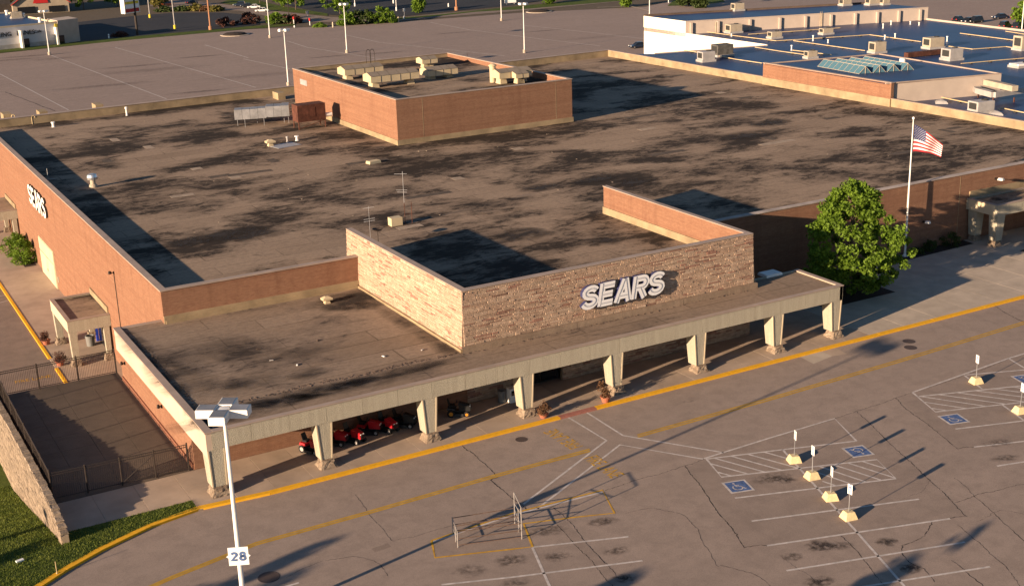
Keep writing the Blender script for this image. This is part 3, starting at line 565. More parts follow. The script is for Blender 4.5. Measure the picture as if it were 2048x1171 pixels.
# skirts of pale flashing where walls meet the roofs
for (x0, y0, z0, x1, y1, z1) in ((XS1-.47, YS+.42, 5.8, XS1-.352, YB+.05, 6.62), (3.6, 22.26, 4.05, XS0-.2, 22.398, 4.72), (XS0-.42, YS-.25, 4.05, XS0-.06, 22.25, 4.32), (3.7, 22.12, 4.05, XS0-.43, 22.258, 4.4), (XS0+.4, YS+.41, 5.8, XS0+.52, YB, 6.3)):
    MB().box(x0, y0, z0, x1, y1, z1).build('flashing', 'cream_flash', B)
MB().prism([(XS0-.1, YS-.25), (XS1+.3, YS-.25), (XS1+.3, YS-.5), (XS0-.4, YS-.5)], 4.05, 4.52).build('flashing', 'roof_wing', B)
# entrance doors under the canopy
d = MB().box(25.0, 4.9, 0, 28.2, 5.0, 2.95).build('entrance', 'dark_metal', B)
for i in range(2):
    MB().box(25.12+i*1.56, 4.82, .08, 26.52+i*1.56, 4.9, 2.3).build('door_leaf', 'glass_dark', d); MB().tube((26.42+i*.36, 4.78, .9), (26.42+i*.36, 4.78, 1.3), .02, 6).build('door_handle', 'chrome', d)
MB().box(25.12, 4.83, 2.38, 28.08, 4.9, 2.88).build('transom_pane', 'glass_dark', d)
# penthouse
PX0, PX1, PY0, PY1, PH = 43.8, 68.2, 66.35, 100.7, 11.33
def pw(x0, y0, x1, y1, m=BR): return MB().box(x0, y0, 5.3, x1, y1, PH).build('penthouse_wall', m, B)
pw(PX0, PY0, PX1, PY0+.35); pw(PX0, PY0+.35, PX0+.35, PY1); pw(PX1-.35, PY0+.35, PX1, PY1); pw(PX0+.35, PY1-.35, PX1-.35, PY1, 'cream_flash')
for a in ((PX0-.06, PY0-.06, PX1+.06, PY0+.42), (PX0-.06, PY0+.43, PX0+.42, PY1), (PX1-.42, PY0+.43, PX1+.06, PY1), (PX0+.43, PY1-.42, PX1-.43, PY1+.05)): cope(*a, PH, 'coping', .09)
MB().sheet([(PX0+.35, PY0+.35, PH-.8), (PX1-.35, PY0+.35, PH-.8), (PX1-.35, PY1-.35, PH-.5), (PX0+.35, PY1-.35, PH-.5)]).build('penthouse_roof', 'roof_felt', B)
for (x0, y0, x1, y1) in ((PX0-.12, PY0-.12, PX1+.1, PY0-.002), (PX0-.12, PY0-.002, PX0-.002, PY1)): MB().box(x0, y0, 5.3, x1, y1, roofz(75)+.62).build('flashing', 'cream_flash', B)
for a, b in ((PX0+.001-.04, 72.5), (PX0-.04, 88)): pass
a, b = OX(602, 158, PX0), OX(613, 172, PX0); lv = MB().box(PX0-.06, b.y-.3, b.z, PX0-.002, a.y+.3, a.z).build('louvre', 'unit_grey', B)
for i in range(5): z = b.z+(a.z-b.z)*(i+.3)/5; MB().box(PX0-.1, b.y-.2, z, PX0-.06, a.y+.2, z+.06).build('louvre_slat', 'grey_metal', lv)
for px, py in ((845, 215), (1112, 200)): q = OY(px, py, PY0); MB().box(q.x-.025, PY0-.012, 6.6, q.x+.025, PY0-.001, PH-.05).build('movement_joint', 'cream_flash', B)
# left wall: service door, lamp conduits
a, b, c = OX(78, 471, 3.6), OX(107, 502, 3.6), OX(115, 576, 3.6); zt = (a.z+b.z)/2
dr = MB().box(3.5, b.y, ZL+.05, 3.598, a.y, zt).build('service_door', 'cream', B); m = (a.y+b.y)/2
for y0, y1 in ((b.y+.15, m-.03), (m+.03, a.y-.15)): MB().box(3.44, y0, ZL+.12, 3.5, y1, ZL+2.75).build('door_leaf', 'cream', dr)
MB().box(3.45, b.y+.1, ZL+2.85, 3.499, a.y-.1, zt-.1).build('upper_panel', 'cream', dr); MB().box(3.40, m+.1, ZL+1.1, 3.44, m+.2, ZL+1.4).build('door_handle', 'dark_metal', dr)
q = OX(118, 559, 3.6); MB().box(3.5, q.y-.15, q.z-.3, 3.598, q.y+.15, q.z+.3).build('meter_box', 'unit_beige', B)
q = OX(228, 545, 3.6); MB().tube((3.57, q.y, q.z), (3.57, q.y, ZL), .04, 6).build('conduit', 'dark_metal', B)
q = OX(735, 232, 43.8)
# porticoes
def portico(x0, x1, y0, y1, zt, z0, cols, label_mat='fascia', hf=1.1):
    pr = MB().box(x0, y0, zt-hf, x1, y0+.3, zt).build('portico_fascia', label_mat, B)
    MB().box(x0, y0+.3, zt-hf, x0+.3, y1-.3, zt-.001).build('portico_fascia', 'cream', B); MB().box(x0, y1-.3, zt-hf, x1, y1, zt).build('portico_fascia', label_mat, B)
    MB().sheet([(x0+.3, y0+.3, zt-.12), (x1-.01, y0+.3, zt-.12), (x1-.01, y1-.3, zt-.12), (x0+.3, y1-.3, zt-.12)]).build('portico_roof', 'roof_felt', B)
    MB().box(x0+.3, y0+.3, zt-hf+.1, x1-.01, y1-.3, zt-hf+.2).build('soffit', 'cream', B)
    for a in ((x0-.04, y0-.04, x1, y0+.36), (x0-.04, y0+.37, x0+.36, y1-.37), (x0-.04, y1-.36, x1, y1+.04)): cope(*a, zt, 'coping', .05)
    for (cx, cy, wx, wy) in cols:
        mb = MB(); mb.rbox((cx, cy), wx, wy, z0+.6, zt-hf+.001, 0, 1.25); o = mb.build('portico_column', label_mat, B); rubble_base(cx, cy, 1.0, .75, .62, o, z0)
for yy in (42.7, OX(30, 417, 3.4).y):
    portico(-.2, 3.58, yy, yy+7.9, -.78, ZL+.08, [(.2, yy+.4, .55, .6), (.2, yy+7.5, .55, .6), (3.15, yy+.4, .42, .6), (3.15, yy+7.5, .42, .6)])
    MB().box(3.46, yy+.4, -.78, 3.598, yy+7.6, -.2).build('flashing', 'cream_flash', B); MB().box(3.5, yy+2.0, ZL+.1, 3.599, yy+6, ZL+2.9).build('glass_door', 'glass_dark', B)
portico(81.3, 112, 10.2, 13.99, 4.2, 0.0, [(82.0, 10.75, .85, .85), (82.0, 13.3, .85, .85), (90.5, 10.75, .85, .85), (99, 10.75, .85, .85)], 'fascia', 1.05)
MB().box(81.6, 13.88, 4.1, 106, 13.998, 4.9).build('flashing', 'cream_flash', B)
MB().box(95, 13.85, 0, 99, 13.998, 2.6).build('glass_door', 'glass_dark', B)
for px, py in ((1922, 352), (1815, 380)): q = OY(px, py, 14.0); MB().box(q.x-.025, 13.985, .2, q.x+.025, 13.999, HM-.1).build('movement_joint', 'cream_flash', B)
q = OX(414, 640*0+590, 3.6)

# ------------------------------------------------------------------ store letters
def ribbon(mb, path, wd, y0, y1, T):
    n = len(path); Lf, Rt = [], []
    for i in range(n):
        p = Vector(path[i]); d0 = (p-Vector(path[i-1])).normalized() if i > 0 else None; d1 = (Vector(path[i+1])-p).normalized() if i < n-1 else None
        d = d1 if d0 is None else d0 if d1 is None else (d0+d1).normalized(); nn = Vector((-d.y, d.x)); k_ = 1.0
        if d0 is not None and d1 is not None: k_ = min(1.6, 1/max(.3, d.dot(d1)))
        Lf.append(p+nn*wd/2*k_); Rt.append(p-nn*wd/2*k_)
    vs = [T(q.x, q.y, y0) for q in Lf]+[T(q.x, q.y, y0) for q in Rt]+[T(q.x, q.y, y1) for q in Lf]+[T(q.x, q.y, y1) for q in Rt]
    c0 = mb.cur
    for i in range(n-1): mb.add([vs[i], vs[n+i], vs[n+i+1], vs[i+1]], [(0, 1, 2, 3)])
    mb.cur = c0+1 if c0 == 0 else c0
    fs = []
    for i in range(n-1): fs += [(i, i+1, 2*n+i+1, 2*n+i), (n+i+1, n+i, 3*n+i, 3*n+i+1)]
    fs += [(0, 2*n, 3*n, n), (n-1, 2*n-1, 4*n-1, 3*n-1)]; mb.add(vs, fs); mb.cur = c0
el = lambda cx, cy, rx, ry, a0, a1, n=9: [(cx+rx*math.cos(R(a0+(a1-a0)*i/n)), cy+ry*math.sin(R(a0+(a1-a0)*i/n))) for i in range(n+1)]
GL = {'S': [el(.42, .70, .28, .18, 18, 250)+el(.42, .31, .30, .20, 80, -165)], 'E': [[(.14, 0), (.14, 1)], [(.14, .88), (.74, .88)], [(.14, .5), (.68, .5)], [(.14, .12), (.74, .12)]],
      'A': [[(.10, 0), (.40, 1)], [(.74, 0), (.44, 1)], [(.2, .28), (.66, .28)]], 'R': [[(.14, 0), (.14, 1)], [(.14, .88), (.5, .88)]+el(.5, .68, .2, .2, 85, -85)+[(.5, .48), (.14, .48)], [(.42, .46), (.7, 0)]],
      '2': [el(.4, .70, .26, .20, 165, -40, 8)+[(.14, .11), (.70, .11)]], '8': [el(.4, .71, .22, .19, 0, 360, 14), el(.4, .29, .27, .20, 0, 360, 14)]}
def letters(txt, parent, T, adv, face, side, wd=.23, inner=None, depth=.3):
    for i, ch in enumerate(txt):
        mb = MB(); inn = MB()
        for j, path in enumerate(GL[ch]):
            P = [(x+i*adv, y) for x, y in path]; mb.cur = 0; ribbon(mb, P, wd, depth+.004*j, 0, T)
            if inner:
                inn.cur = 5
                for dd in (.055,): ribbon(inn, P, .035, depth+.02+.002*j, depth+.0165+.001*j, T)
        o = mb.build('letter', [face, side], parent)
        if inner: inn.mi = [0]*len(inn.f); inn.build('inlay_line', inner, o)
H = 1.72
s1 = thing('store_sign', 'silver slanted block letters with blue edges mounted on the stone front', 'sign', (29.7, 3.6, 5.4), 'store name signs')
letters('SEARS', s1, lambda u, v, d_: (29.35+(u*1.78+v*.36), YS-bat(5.4+v*H)-.08-d_, 5.42+v*H), .84, 'letter_face', 'sign_blue', .28, 'sign_grey')
a, b = OX(59, 369, 3.6), OX(97, 438, 3.6); s2 = thing('store_sign', 'white block letters with black edges on the long sunlit brick side wall', 'sign', (3.3, b.y, b.z), 'store name signs')
wdt = (a.y-b.y+.5)/4.2; letters('SEARS', s2, lambda u, v, d_: (3.55-d_, a.y+.2-u*wdt, b.z-.05+v*(2.35)), .84, 'sign_white', 'black_paint', .175, None, .2)
# ================================================================== MALL NEXT DOOR
ZM = 6.3
def gp(px, z): return [tuple(G(x, y, z))[:2] for x, y in px]
Mm = thing('shopping_mall', 'wide shopping mall with dark, sky-tinted flat roof and white side wall', 'building', (131, 102, ZL))
Wn, Wf = G(1533, 92, ZM), G(1288, 57, ZM); blkL = G(1392, 67, ZM); blkR = G(1855, 40, ZM); rE = G(2034, 61.5, ZM); e1 = G(1310, 108, ZM)
t_ = (blkL-Wn).length/(Wf-Wn).length; blkL = Wn.lerp(Wf, t_)
d1 = (rE-blkR).normalized(); rEE = blkR+d1*190
poly = [(XE+.45, e1.y+5), (XE+.45, -60), (rEE.x, rEE.y), (blkR.x, blkR.y), (blkL.x, blkL.y), (Wn.x, Wn.y), (e1.x, e1.y)]
MB().sheet([(x, y, ZM) for x, y in poly]).build('roof', 'mall_roof', Mm)
def mwall(name, p, q, z0, z1, th, mat, parent=Mm):
    p = Vector((p[0], p[1], 0)); q = Vector((q[0], q[1], 0)); d = (q-p).normalized(); n = Vector((-d.y, d.x, 0))*th
    return MB().prism([(p.x, p.y), (q.x, q.y), (q.x+n.x, q.y+n.y), (p.x+n.x, p.y+n.y)], z0, z1).build(name, mat, parent)
mwall('side_wall', Wf, Wn, ZL, ZM+.22, .3, 'white_wall'); mwall('outer_wall', rEE, blkR, ZL, ZM+.35, .35, 'mall_grey'); mwall('outer_wall', e1, Wn, ZL, ZM+.12, .3, 'mall_grey')
# tall block
TB = 8.75; bf = Wf; bn = (blkR-blkL); far_r = Vector((Wf.x+bn.x, Wf.y+bn.y, 0)); bp = [(blkL.x, blkL.y), (blkR.x, blkR.y), (far_r.x, far_r.y), (Wf.x, Wf.y)]
tb = MB().prism(bp, ZM-.5, TB-.12).build('upper_block', 'mall_grey', Mm)
mwall('side_wall', Wf, blkL, ZM+.23, TB, -.08, 'white_wall'); MB().sheet([(x, y, TB-.11) for x, y in bp]).build('roof', 'mall_roof', Mm)
bd = bn.normalized(); bd.z = 0; bnor = Vector((bd.y, -bd.x, 0)); mwall('coping', blkL, blkR, TB-.1, TB+.04, .3, 'mall_grey'); mwall('coping', (Wf.x, Wf.y), (far_r.x, far_r.y), TB-.1, TB+.25, .3, 'roof_brown')
for px in (1392+24*0+0, 1391, 1446, 1502, 1556, 1604, 1653, 1701, 1746, 1791, 1837):
    if px == 1392: continue
    t = (px-1392)/(1855-1392); t = t*(1.0+.10*(1-t))  # nearer end is stretched
    c = blkL.lerp(blkR, max(.02, t)); p = c+bnor*.22; MB().rbox((p.x, p.y), .42, .45, ZM, TB-.3, math.atan2(bd.y, bd.x), 1).build('pilaster', 'mall_grey', tb)
c = blkL.lerp(blkR, .115); MB().box(c.x, c.y-.35, ZM, c.x+1.3, c.y-.2, ZM+2).build('door', 'unit_beige', tb)
ld = MB(); c = blkL.lerp(blkR, .545)+bnor*.3
for s in (-.22, .22): ld.tube((c.x+s, c.y, ZM), (c.x+s, c.y, TB+.4), .03, 6)
for i in range(8): ld.tube((c.x-.22, c.y, ZM+.2+i*.3), (c.x+.22, c.y, ZM+.2+i*.3), .02, 6)
ld.build('ladder', 'pipe', tb)
# raised box with the saw-tooth skylight
BZ = 9.0; q0, q1, q2, q3 = G(1528, 127, BZ), G(1772, 167, BZ), G(2003, 147, BZ), G(1759, 107.5, BZ)
bx = MB().prism([(XE+.43, q0.y), (XE+.43, q1.y), (q2.x, q2.y), (q3.x, q3.y)], ZM-.3, BZ-.1).build('raised_box', 'mall_grey', Mm); MB().sheet([(p.x, p.y, BZ-.095) for p in (q0, q1, q2, q3)]).build('roof', 'mall_roof', bx)
MB().box(XE-.1, q1.y-.35, HR-.6, XE+.42, q0.y+.4, BZ).build('brick_screen', BR, bx)
for a, b in ((q1, q2), (q2, q3), (q3, q0)): mwall('coping', a, b, BZ-.1, BZ+.05, .22, 'coping', bx)
MB().box(XE-.16, q1.y-.4, BZ+.002, XE+.46, q0.y+.45, BZ+.08).build('coping', 'coping', bx); MB().box(XE-.25, q1.y-.4, 5.5, XE-.102, q0.y+.4, HR+.02).build('flashing', 'cream_flash', Mm)
# skylight: four ridges
sky0 = G(1718, 148, BZ-.09); dY = Vector((0, 1, 0)); rootS = thing('skylight', 'four glazed saw-tooth ridges on the raised roof box', 'skylight', (sky0.x, sky0.y, BZ-.1))
a0, a1 = G(1718, 148, BZ-.09), G(1635, 133, BZ-.09); along = (a1-a0); Ls = along.length; along.normalize(); step = (G(1803, 141.5, BZ-.09)-G(1718, 148, BZ-.09))/3; acr = step.normalized()
for i in range(4):
    c = a0+step*i; hw = step.length*.44; ht = .95
    fr = MB(); gl = MB()
    for (u, v) in ((0, 1), (1, 0)): pass
    A = [c-acr*hw*0, c+acr*hw*2]; top = c+acr*hw+Vector((0, 0, ht)); E_ = along*Ls
    fr.tube(A[0], A[0]+E_, .04, 5); fr.tube(A[1], A[1]+E_, .04, 5); fr.tube(top, top+E_, .045, 5)
    np_ = 8
    for j in range(np_+1):
        o_ = along*(Ls*j/np_); fr.tube(A[0]+o_, top+o_, .028, 5); fr.tube(A[1]+o_, top+o_, .028, 5)
    fr.tube(A[0].lerp(A[1], .5), top, .04, 5)
    f_ = fr.build('ridge_frame', 'unit_beige', rootS)
    for j in range(np_):
        o0, o1 = along*(Ls*(j+.04)/np_), along*(Ls*(j+.96)/np_)
        for q in A: MB().add([q+o0, q+o1, top+o1, top+o0], [(0, 1, 2, 3)]).build('pane', 'skylight_glass', f_)
    MB().add([A[0]+along*.05, A[1]+along*.05, top+along*.05], [(0, 1, 2)]).build('pane', 'skylight_glass', f_)
# roof units
def hvac(label, px, py, z, sx, sy, sz, mat='unit_beige', rz=-.12, lift=.35, group='rooftop air units on the mall'):
    c = G(px, py, z); o = thing('air_unit', label, 'air conditioner', (c.x, c.y, z), group); ca, sa = math.cos(rz), math.sin(rz); L = lambda u, v: (c.x+u*ca-v*sa, c.y+u*sa+v*ca)
    MB().rbox(L(0, 0), sx+.3, sy+.3, z, z+lift, rz).build('curb', 'unit_grey', o); b = MB().rbox(L(0, 0), sx, sy, z+lift, z+lift+sz, rz, 1, .05).build('casing', mat, o)
    n = max(2, int(sx/.9))
    for i in range(n): MB().rbox(L(-sx/2+sx*(i+.5)/n, -sy/2-.01), sx/n-.06, .03, z+lift+.08, z+lift+sz-.1, rz).build('panel', mat, b)
    MB().rbox(L(-sx/2-.012, 0), .03, sy*.72, z+lift+sz*.2, z+lift+sz*.85, rz).build('grille', 'grille' if mat != 'white_metal' else 'unit_grey', b)
    p = L(sx*.2, 0); MB().lathe((p[0], p[1], z+lift+sz), [(.42, 0), (.42, .12), (.34, .13), (.33, .06), (.05, .07)], 12).build('fan', 'grille', b)
    MB().rbox(L(sx*.5+.2, sy*.1), .4, sy*.5, z+lift+sz*.45, z+lift+sz*.9, rz, .8).build('hood', mat, b)
    return o
for L_, px, py, sx, sy, sz, m in [('large beige unit with open fan end beyond the skylight box', 1866, 97, 2.9, 2.0, 1.5, 'unit_beige'), ('pale green unit standing beside rusty ducts', 1903, 120, 2.5, 2.2, 1.5, 'unit_grey'), ('pinkish unit at the far corner of the skylight box', 1754, 106, 2.2, 1.8, 1.5, 'unit_beige'),
        ('grey unit nearest the flag on the mall roof', 1961, 226, 2.6, 1.8, 1.2, 'unit_grey'), ('grey unit close against the store parapet', 1412, 123, 2.3, 1.8, 1.3, 'unit_grey'), ('dark dented unit below the white side wall', 1444, 112, 3.0, 2.2, 1.6, 'unit_dark'), ('pale unit in front of the pilaster wall', 1467, 66, 2.6, 2.0, 1.3, 'unit_beige'),
        ('small beige unit tight against the pilaster wall', 1567, 56, 1.8, 1.4, 1.0, 'unit_beige'), ('low unit with square grilles in mid roof', 1549, 77, 2.2, 1.5, .9, 'unit_beige'), ('small low unit right of the square grilled one', 1652, 69, 2.2, 1.4, .8, 'unit_beige'), ('white unit cut off by the right picture edge', 2046, 100, 2.6, 2.0, 2.0, 'unit_beige'), ('low pale unit peeping over the skylight box edge', 1621, 117, 1.8, 1.2, .9, 'unit_beige'), ('second low roof box cut by right picture edge', 2044, 134, 3.2, 2.0, .25, 'white_metal')]: hvac(L_, px, py, ZM, sx, sy, sz, m)
for L_, px, py, sx, sz in [('left unit on top of the upper block', 1475, 22, 2.2, 1.2), ('middle unit on top of the upper block', 1690, 11.5, 2.0, 1.0), ('right pair unit on top of the upper block', 1745, 10.5, 2.6, 1.1), ('rightmost low unit on top of the upper block', 1768, 10, 1.6, .9)]: hvac(L_, px, py, TB-.1, sx, 1.6, sz, 'unit_beige')
# gas pipes on sleepers
pid = 0
def pipe(px, label, z=ZM, r=.07, h=.2, mat='pipe'):
    P = [G(x, y, z)+Vector((0, 0, h)) for x, y in px]; o = thing('gas_pipe', label, 'pipe', (P[0].x, P[0].y, z), 'gas pipes across the mall roof')
    mb = MB()
    for a, b in zip(P[:-1], P[1:]): mb.tube(a, b, r, 7)
    mb.build('pipe_run', mat, o)
    for a, b in zip(P[:-1], P[1:]):
        n = int((b-a).length/3.5)
        for i in range(n): c = a.lerp(b, (i+.5)/n); MB().box(c.x-.2, c.y-.2, z, c.x+.2, c.y+.2, c.z-r*.8).build('pipe_block', 'grille', o)
for L_, q in [('yellowish pipe passing behind the dark dented unit', [(1368, 103), (1400, 108)]), ('yellowish pipe running from dark unit to the brick screen', [(1427, 113), (1445, 116), (1470, 121), (1524, 129)]), ('long pipe from upper block door down to mid roof', [(1413, 66), (1470, 74), (1552, 84), (1590, 82), (1739, 72), (1842, 86)]), ('pipe along the rear of the roof below the pilasters', [(1497, 71), (1600, 64), (1680, 58)]), ('pipe running down to the low pale unit', [(1510, 97), (1560, 105), (1610, 112)]), ('pipe parallel to the low pale unit', [(1585, 103), (1662, 112)]), ('pipe ending at the skylight box corner', [(1587, 84), (1730, 104)]),
              ('pipe right of the large beige unit', [(1896, 95), (1945, 101), (2012, 96), (2046, 101)]), ('pipe behind the pale green unit heading right', [(1922, 130), (2000, 123), (2060, 118)]), ('pinkish pipe at far right of mall roof', [(1920, 69), (2036, 84)]), ('short pipe at the farthest right roof edge', [(2011, 65), (2056, 72)]), ('pipe from ribbed ventilator to the grey unit nearest the flag', [(1855, 192), (1942, 210)]), ('crooked pipe at right of the grey unit', [(1996, 222), (2002, 219), (2060, 231)]), ('pipe along the foot of the grey box wall', [(1860, 190), (1940, 180)])]: pipe(q, L_)
for L_, px, py, z, r, h in [('ribbed white turbine ventilator beside the skylight', 1804.5, 131, BZ-.1, .42, 1.0), ('short ribbed ventilator below the grey box wall', 1843.5, 198, ZM, .42, .75)]:
    c = G(px, py, z); o = tag(MB().lathe((c.x, c.y, z), [(r*1.35, 0), (r*1.3, .08), (r*.75, .2), (r*.75, .32), (r*1.05, .36), (r*1.05, h*.6), (r*.98, h*.63), (r*1.05, h*.66), (r*1.02, h*.95), (r*.8, h)], 18).build('roof_ventilator', 'white_metal'), L_, 'ventilator', 'roof ventilators')
for i, (px, py, h) in enumerate([(1766, 57, .9), (1782, 50, .8), (1769.5, 79, .8), (1790, 76, .8), (1894, 83, .9), (1820.5, 49, .6), (1838, 51, .6), (1656, 86, .6), (1626, 82, 1.0), (1583, 101, .9), (1463, 73, .5)]):
    c = G(px, py, ZM); o = tag(MB().lathe((c.x, c.y, ZM), [(.2, 0), (.1, .08), (.1, h*.8), (.17, h*.81), (.17, h)], 10).build('vent_pipe', 'white_metal'), ['thin white vent pipe by the rear pipe line', 'second thin vent pipe right of the rear one', 'left of two white pipes on the long pipe', 'right of two white pipes on the long pipe', 'tall white pipe right of the large beige unit', 'left of two stubs below the right pilasters', 'right of two stubs below the right pilasters', 'small stub left in the mid roof', 'pinkish stub with round cap', 'stub with a cap beside the low pipe', 'little stub below the pale unit'][i], 'vent pipe', 'thin vent pipes on the mall roof')
for i, (px, py) in enumerate([(1883, 206), (1992, 229)]):
    c = G(px, py, ZM); tag(MB().lathe((c.x, c.y, ZM), [(1.1, 0), (1.1, .1), (.8, .3), (.2, .45), (.05, .46)], 4).build('dome_skylight', 'unit_grey'), ['flat grey skylight dome below the ribbed ventilator', 'flat grey skylight dome right of the grey unit'][i], 'skylight', 'small roof domes')
# ducts right of the grey wall
o = thing('roof_duct', 'white cranked metal duct with rusty edges at right', 'duct', tuple(G(1980, 196, ZM))); z = ZM+.7
P = [G(1928, 172, z), G(1945, 174, z), G(1957, 185, z), G(1987, 193, z), G(2062, 181, z)]; mb = MB()
for a, b in zip(P[:-1], P[1:]): d_ = (b-a); mb.rbox(((a.x+b.x)/2, (a.y+b.y)/2), d_.length+.3, .9, z-.1, z+.6, math.atan2(d_.y, d_.x))
mb.build('duct_run', 'unit_grey', o); a, b = G(1972, 168, z+.8), G(2030, 181, z+.8); d_ = b-a; MB().rbox(((a.x+b.x)/2, (a.y+b.y)/2), d_.length, .9, z+.7, z+1.4, math.atan2(d_.y, d_.x)).build('upper_duct', 'unit_beige', o)
for p in (P[2], P[3], a, b): MB().rbox((p.x, p.y), .15, .15, ZM, z-.1).build('duct_leg', 'rust', o)
o = thing('roof_duct', 'long rusty duct leading to the pale green unit', 'duct', tuple(G(1860, 123, ZM))); a, b = G(1812, 116, ZM), G(1888, 108, ZM); d_ = b-a; MB().rbox(((a.x+b.x)/2, (a.y+b.y)/2), d_.length, 1.0, ZM+.1, ZM+.8, math.atan2(d_.y, d_.x)).build('duct_run', 'rust', o)

# ================================================================== ON THE STORE ROOF
def at_roof(px, py):
    y = 40
    for _ in range(6): p = G(px, py, roofz(y)); y = p.y
    return p
c = at_roof(187, 374); o = thing('roof_ventilator', 'shiny silver turbine ventilator near the long parapet shadow', 'ventilator', c, 'roof ventilators'); MB().lathe(c, [(.45, 0), (.42, .25), (.28, .35), (.28, .75)], 14).build('stack', 'unit_beige', o); MB().lathe(c, [(.3, .752), (.55, .85), (.58, 1.1), (.5, 1.35), (.2, 1.45)], 16).build('turbine_head', 'silver', o)
# ducting beside the penthouse
c0 = at_roof(475, 252); o = thing('roof_duct', 'galvanised duct run on thin legs beside rusty fan box', 'duct', c0); z = c0.z
def seg(p, q, wv, za, zb, mat, name='duct_section'): d_ = Vector(q)-Vector(p); return MB().rbox(((p[0]+q[0])/2, (p[1]+q[1])/2), d_.length, wv, z+za, z+zb, math.atan2(d_.y, d_.x), 1, .02).build(name, mat, o)
X0, Y0 = c0.x, c0.y
p1 = at_roof(475, 252); p2 = at_roof(585, 246)
for i in range(7):
    a_ = p1.lerp(p2, i/7); b_ = p1.lerp(p2, (i+1)/7-.004); hh = (0, 0, .02, .05, .25, .25, .3)[i]; ww = (1.8, 1.8, 1.84, 1.8, 2.1, 2.1, 2.5)[i]; seg((a_.x, a_.y+.7), (b_.x, b_.y+.7), ww, .85+hh*.6, 2.15+hh, 'galv')
for px, py in ((476, 252), (491, 255), (515, 246), (529, 251), (569, 245), (578, 246)): q = at_roof(px, py); MB().tube(q, q+Vector((0, 0, 1.2)), .035, 6).build('duct_leg', 'galv', o)
c1 = at_roof(618, 256); f = thing('fan_unit', 'rusty red fan box on a braced frame beside penthouse', 'fan unit', c1); MB().box(c1.x-1.6, c1.y-.6, c1.z+.95, c1.x+2.2, c1.y+1.4, c1.z+3.1).build('casing', 'rust', f)
MB().box(c1.x-.3, c1.y-.63, c1.z+1.5, c1.x+.8, c1.y-.602, c1.z+2.7).build('access_panel', 'rust', f); MB().tube((c1.x+2.2, c1.y-.3, c1.z+1.5), (c1.x+3.1, c1.y-.3, c1.z+1.5), .28, 10).build('motor', 'white_metal', f)
for u, v in ((-1.5, -.5), (2.1, -.5), (-1.5, 1.3), (2.1, 1.3)): MB().tube((c1.x+u, c1.y+v, c1.z), (c1.x+u, c1.y+v, c1.z+1), .07, 6).build('frame_leg', 'rust', f)
MB().tube((c1.x-1.5, c1.y-.52, c1.z+.1), (c1.x+2.1, c1.y-.52, c1.z+.95), .05, 6).build('brace', 'rust', f)
def mushroom(px, py, label, r=.8, mat='vent_cream', zz=None):
    c = at_roof(px, py) if zz is None else G(px, py, zz); o = thing('mushroom_vent', label, 'vent', c, 'hooded roof vents'); k0 = r/.75; MB().rbox(c, r*1.1, r*1.1, c.z, c.z+.55*k0, 0, .7).build('vent_curb', mat, o)
    MB().rbox(c, r*1.9, r*1.5, c.z+.55*k0, c.z+.8*k0, 0, 1).build('hood', mat, o); MB().rbox(c, r*1.9, r*1.5, c.z+.8*k0, c.z+1.05*k0, 0, .35).build('hood_top', mat, o)
mushroom(541, 292, 'cream hooded vent in front of the duct run', .58); mushroom(654, 606, 'cream hooded vent on low wing roof by brick wall', .42, zz=4.13)
c = at_roof(747, 326); tag(MB().rbox(c, 1.5, .9, c.z, c.z+.3, .15, .93, .03).build('roof_hatch', 'vent_cream'), 'low pale hatch alone in the middle of the roof', 'hatch')
q = at_roof(570, 291); tag(MB().rbox(q, 3.2, 2.4, q.z+.01, q.z+.05, .2).build('roof_sheet', 'grey_metal'), 'grey metal sheet lying flat beside the cream vent', 'metal sheet')
def stub(px, py, label, h=.7, r=.16, mat='white_metal'): c = at_roof(px, py); tag(MB().lathe(c, [(r*1.5, 0), (r, .1), (r, h*.75), (r*1.5, h*.78), (r*1.4, h)], 10).build('vent_pipe', mat), label, 'vent pipe', 'stubs on the store roof')
stub(594, 281, 'round white vent cap right of cream vent', .6, .2); stub(314, 214, 'short white pipe by the rear parapet', .7, .2); stub(254, 231, 'tall thin pipe by rear parapet', 1.2, .13); stub(107, 254, 'low pipe stub near left end of rear parapet', .7, .18); stub(575, 284, 'small dark pipe on the grey metal sheet', .7, .12, 'unit_grey')
for i, (px, py) in enumerate(((25, 246), (65, 248))):
    c = at_roof(px, py); mb = MB(); P = [Vector((0, 0, 0)), Vector((0, 0, .9)), Vector((.12, 0, 1.1)), Vector((.35, 0, 1.1)), Vector((.45, 0, .85))]
    for a, b in zip(P[:-1], P[1:]): mb.tube(c+a, c+b, .08, 7)
    tag(mb.build('gooseneck_vent', 'pipe'), ['left gooseneck pipe at the rear parapet', 'right gooseneck pipe at the rear parapet'][i], 'vent pipe', 'stubs on the store roof')
for i, (px, py) in enumerate(((80, 238), (192, 224), (8, 243), (556, 200))):
    c = at_roof(px, py); MB().box(c.x, c.y-.2, c.z, c.x+1.1, c.y+2.2, c.z+1.0).build('parapet_pier', 'cream_flash', B)
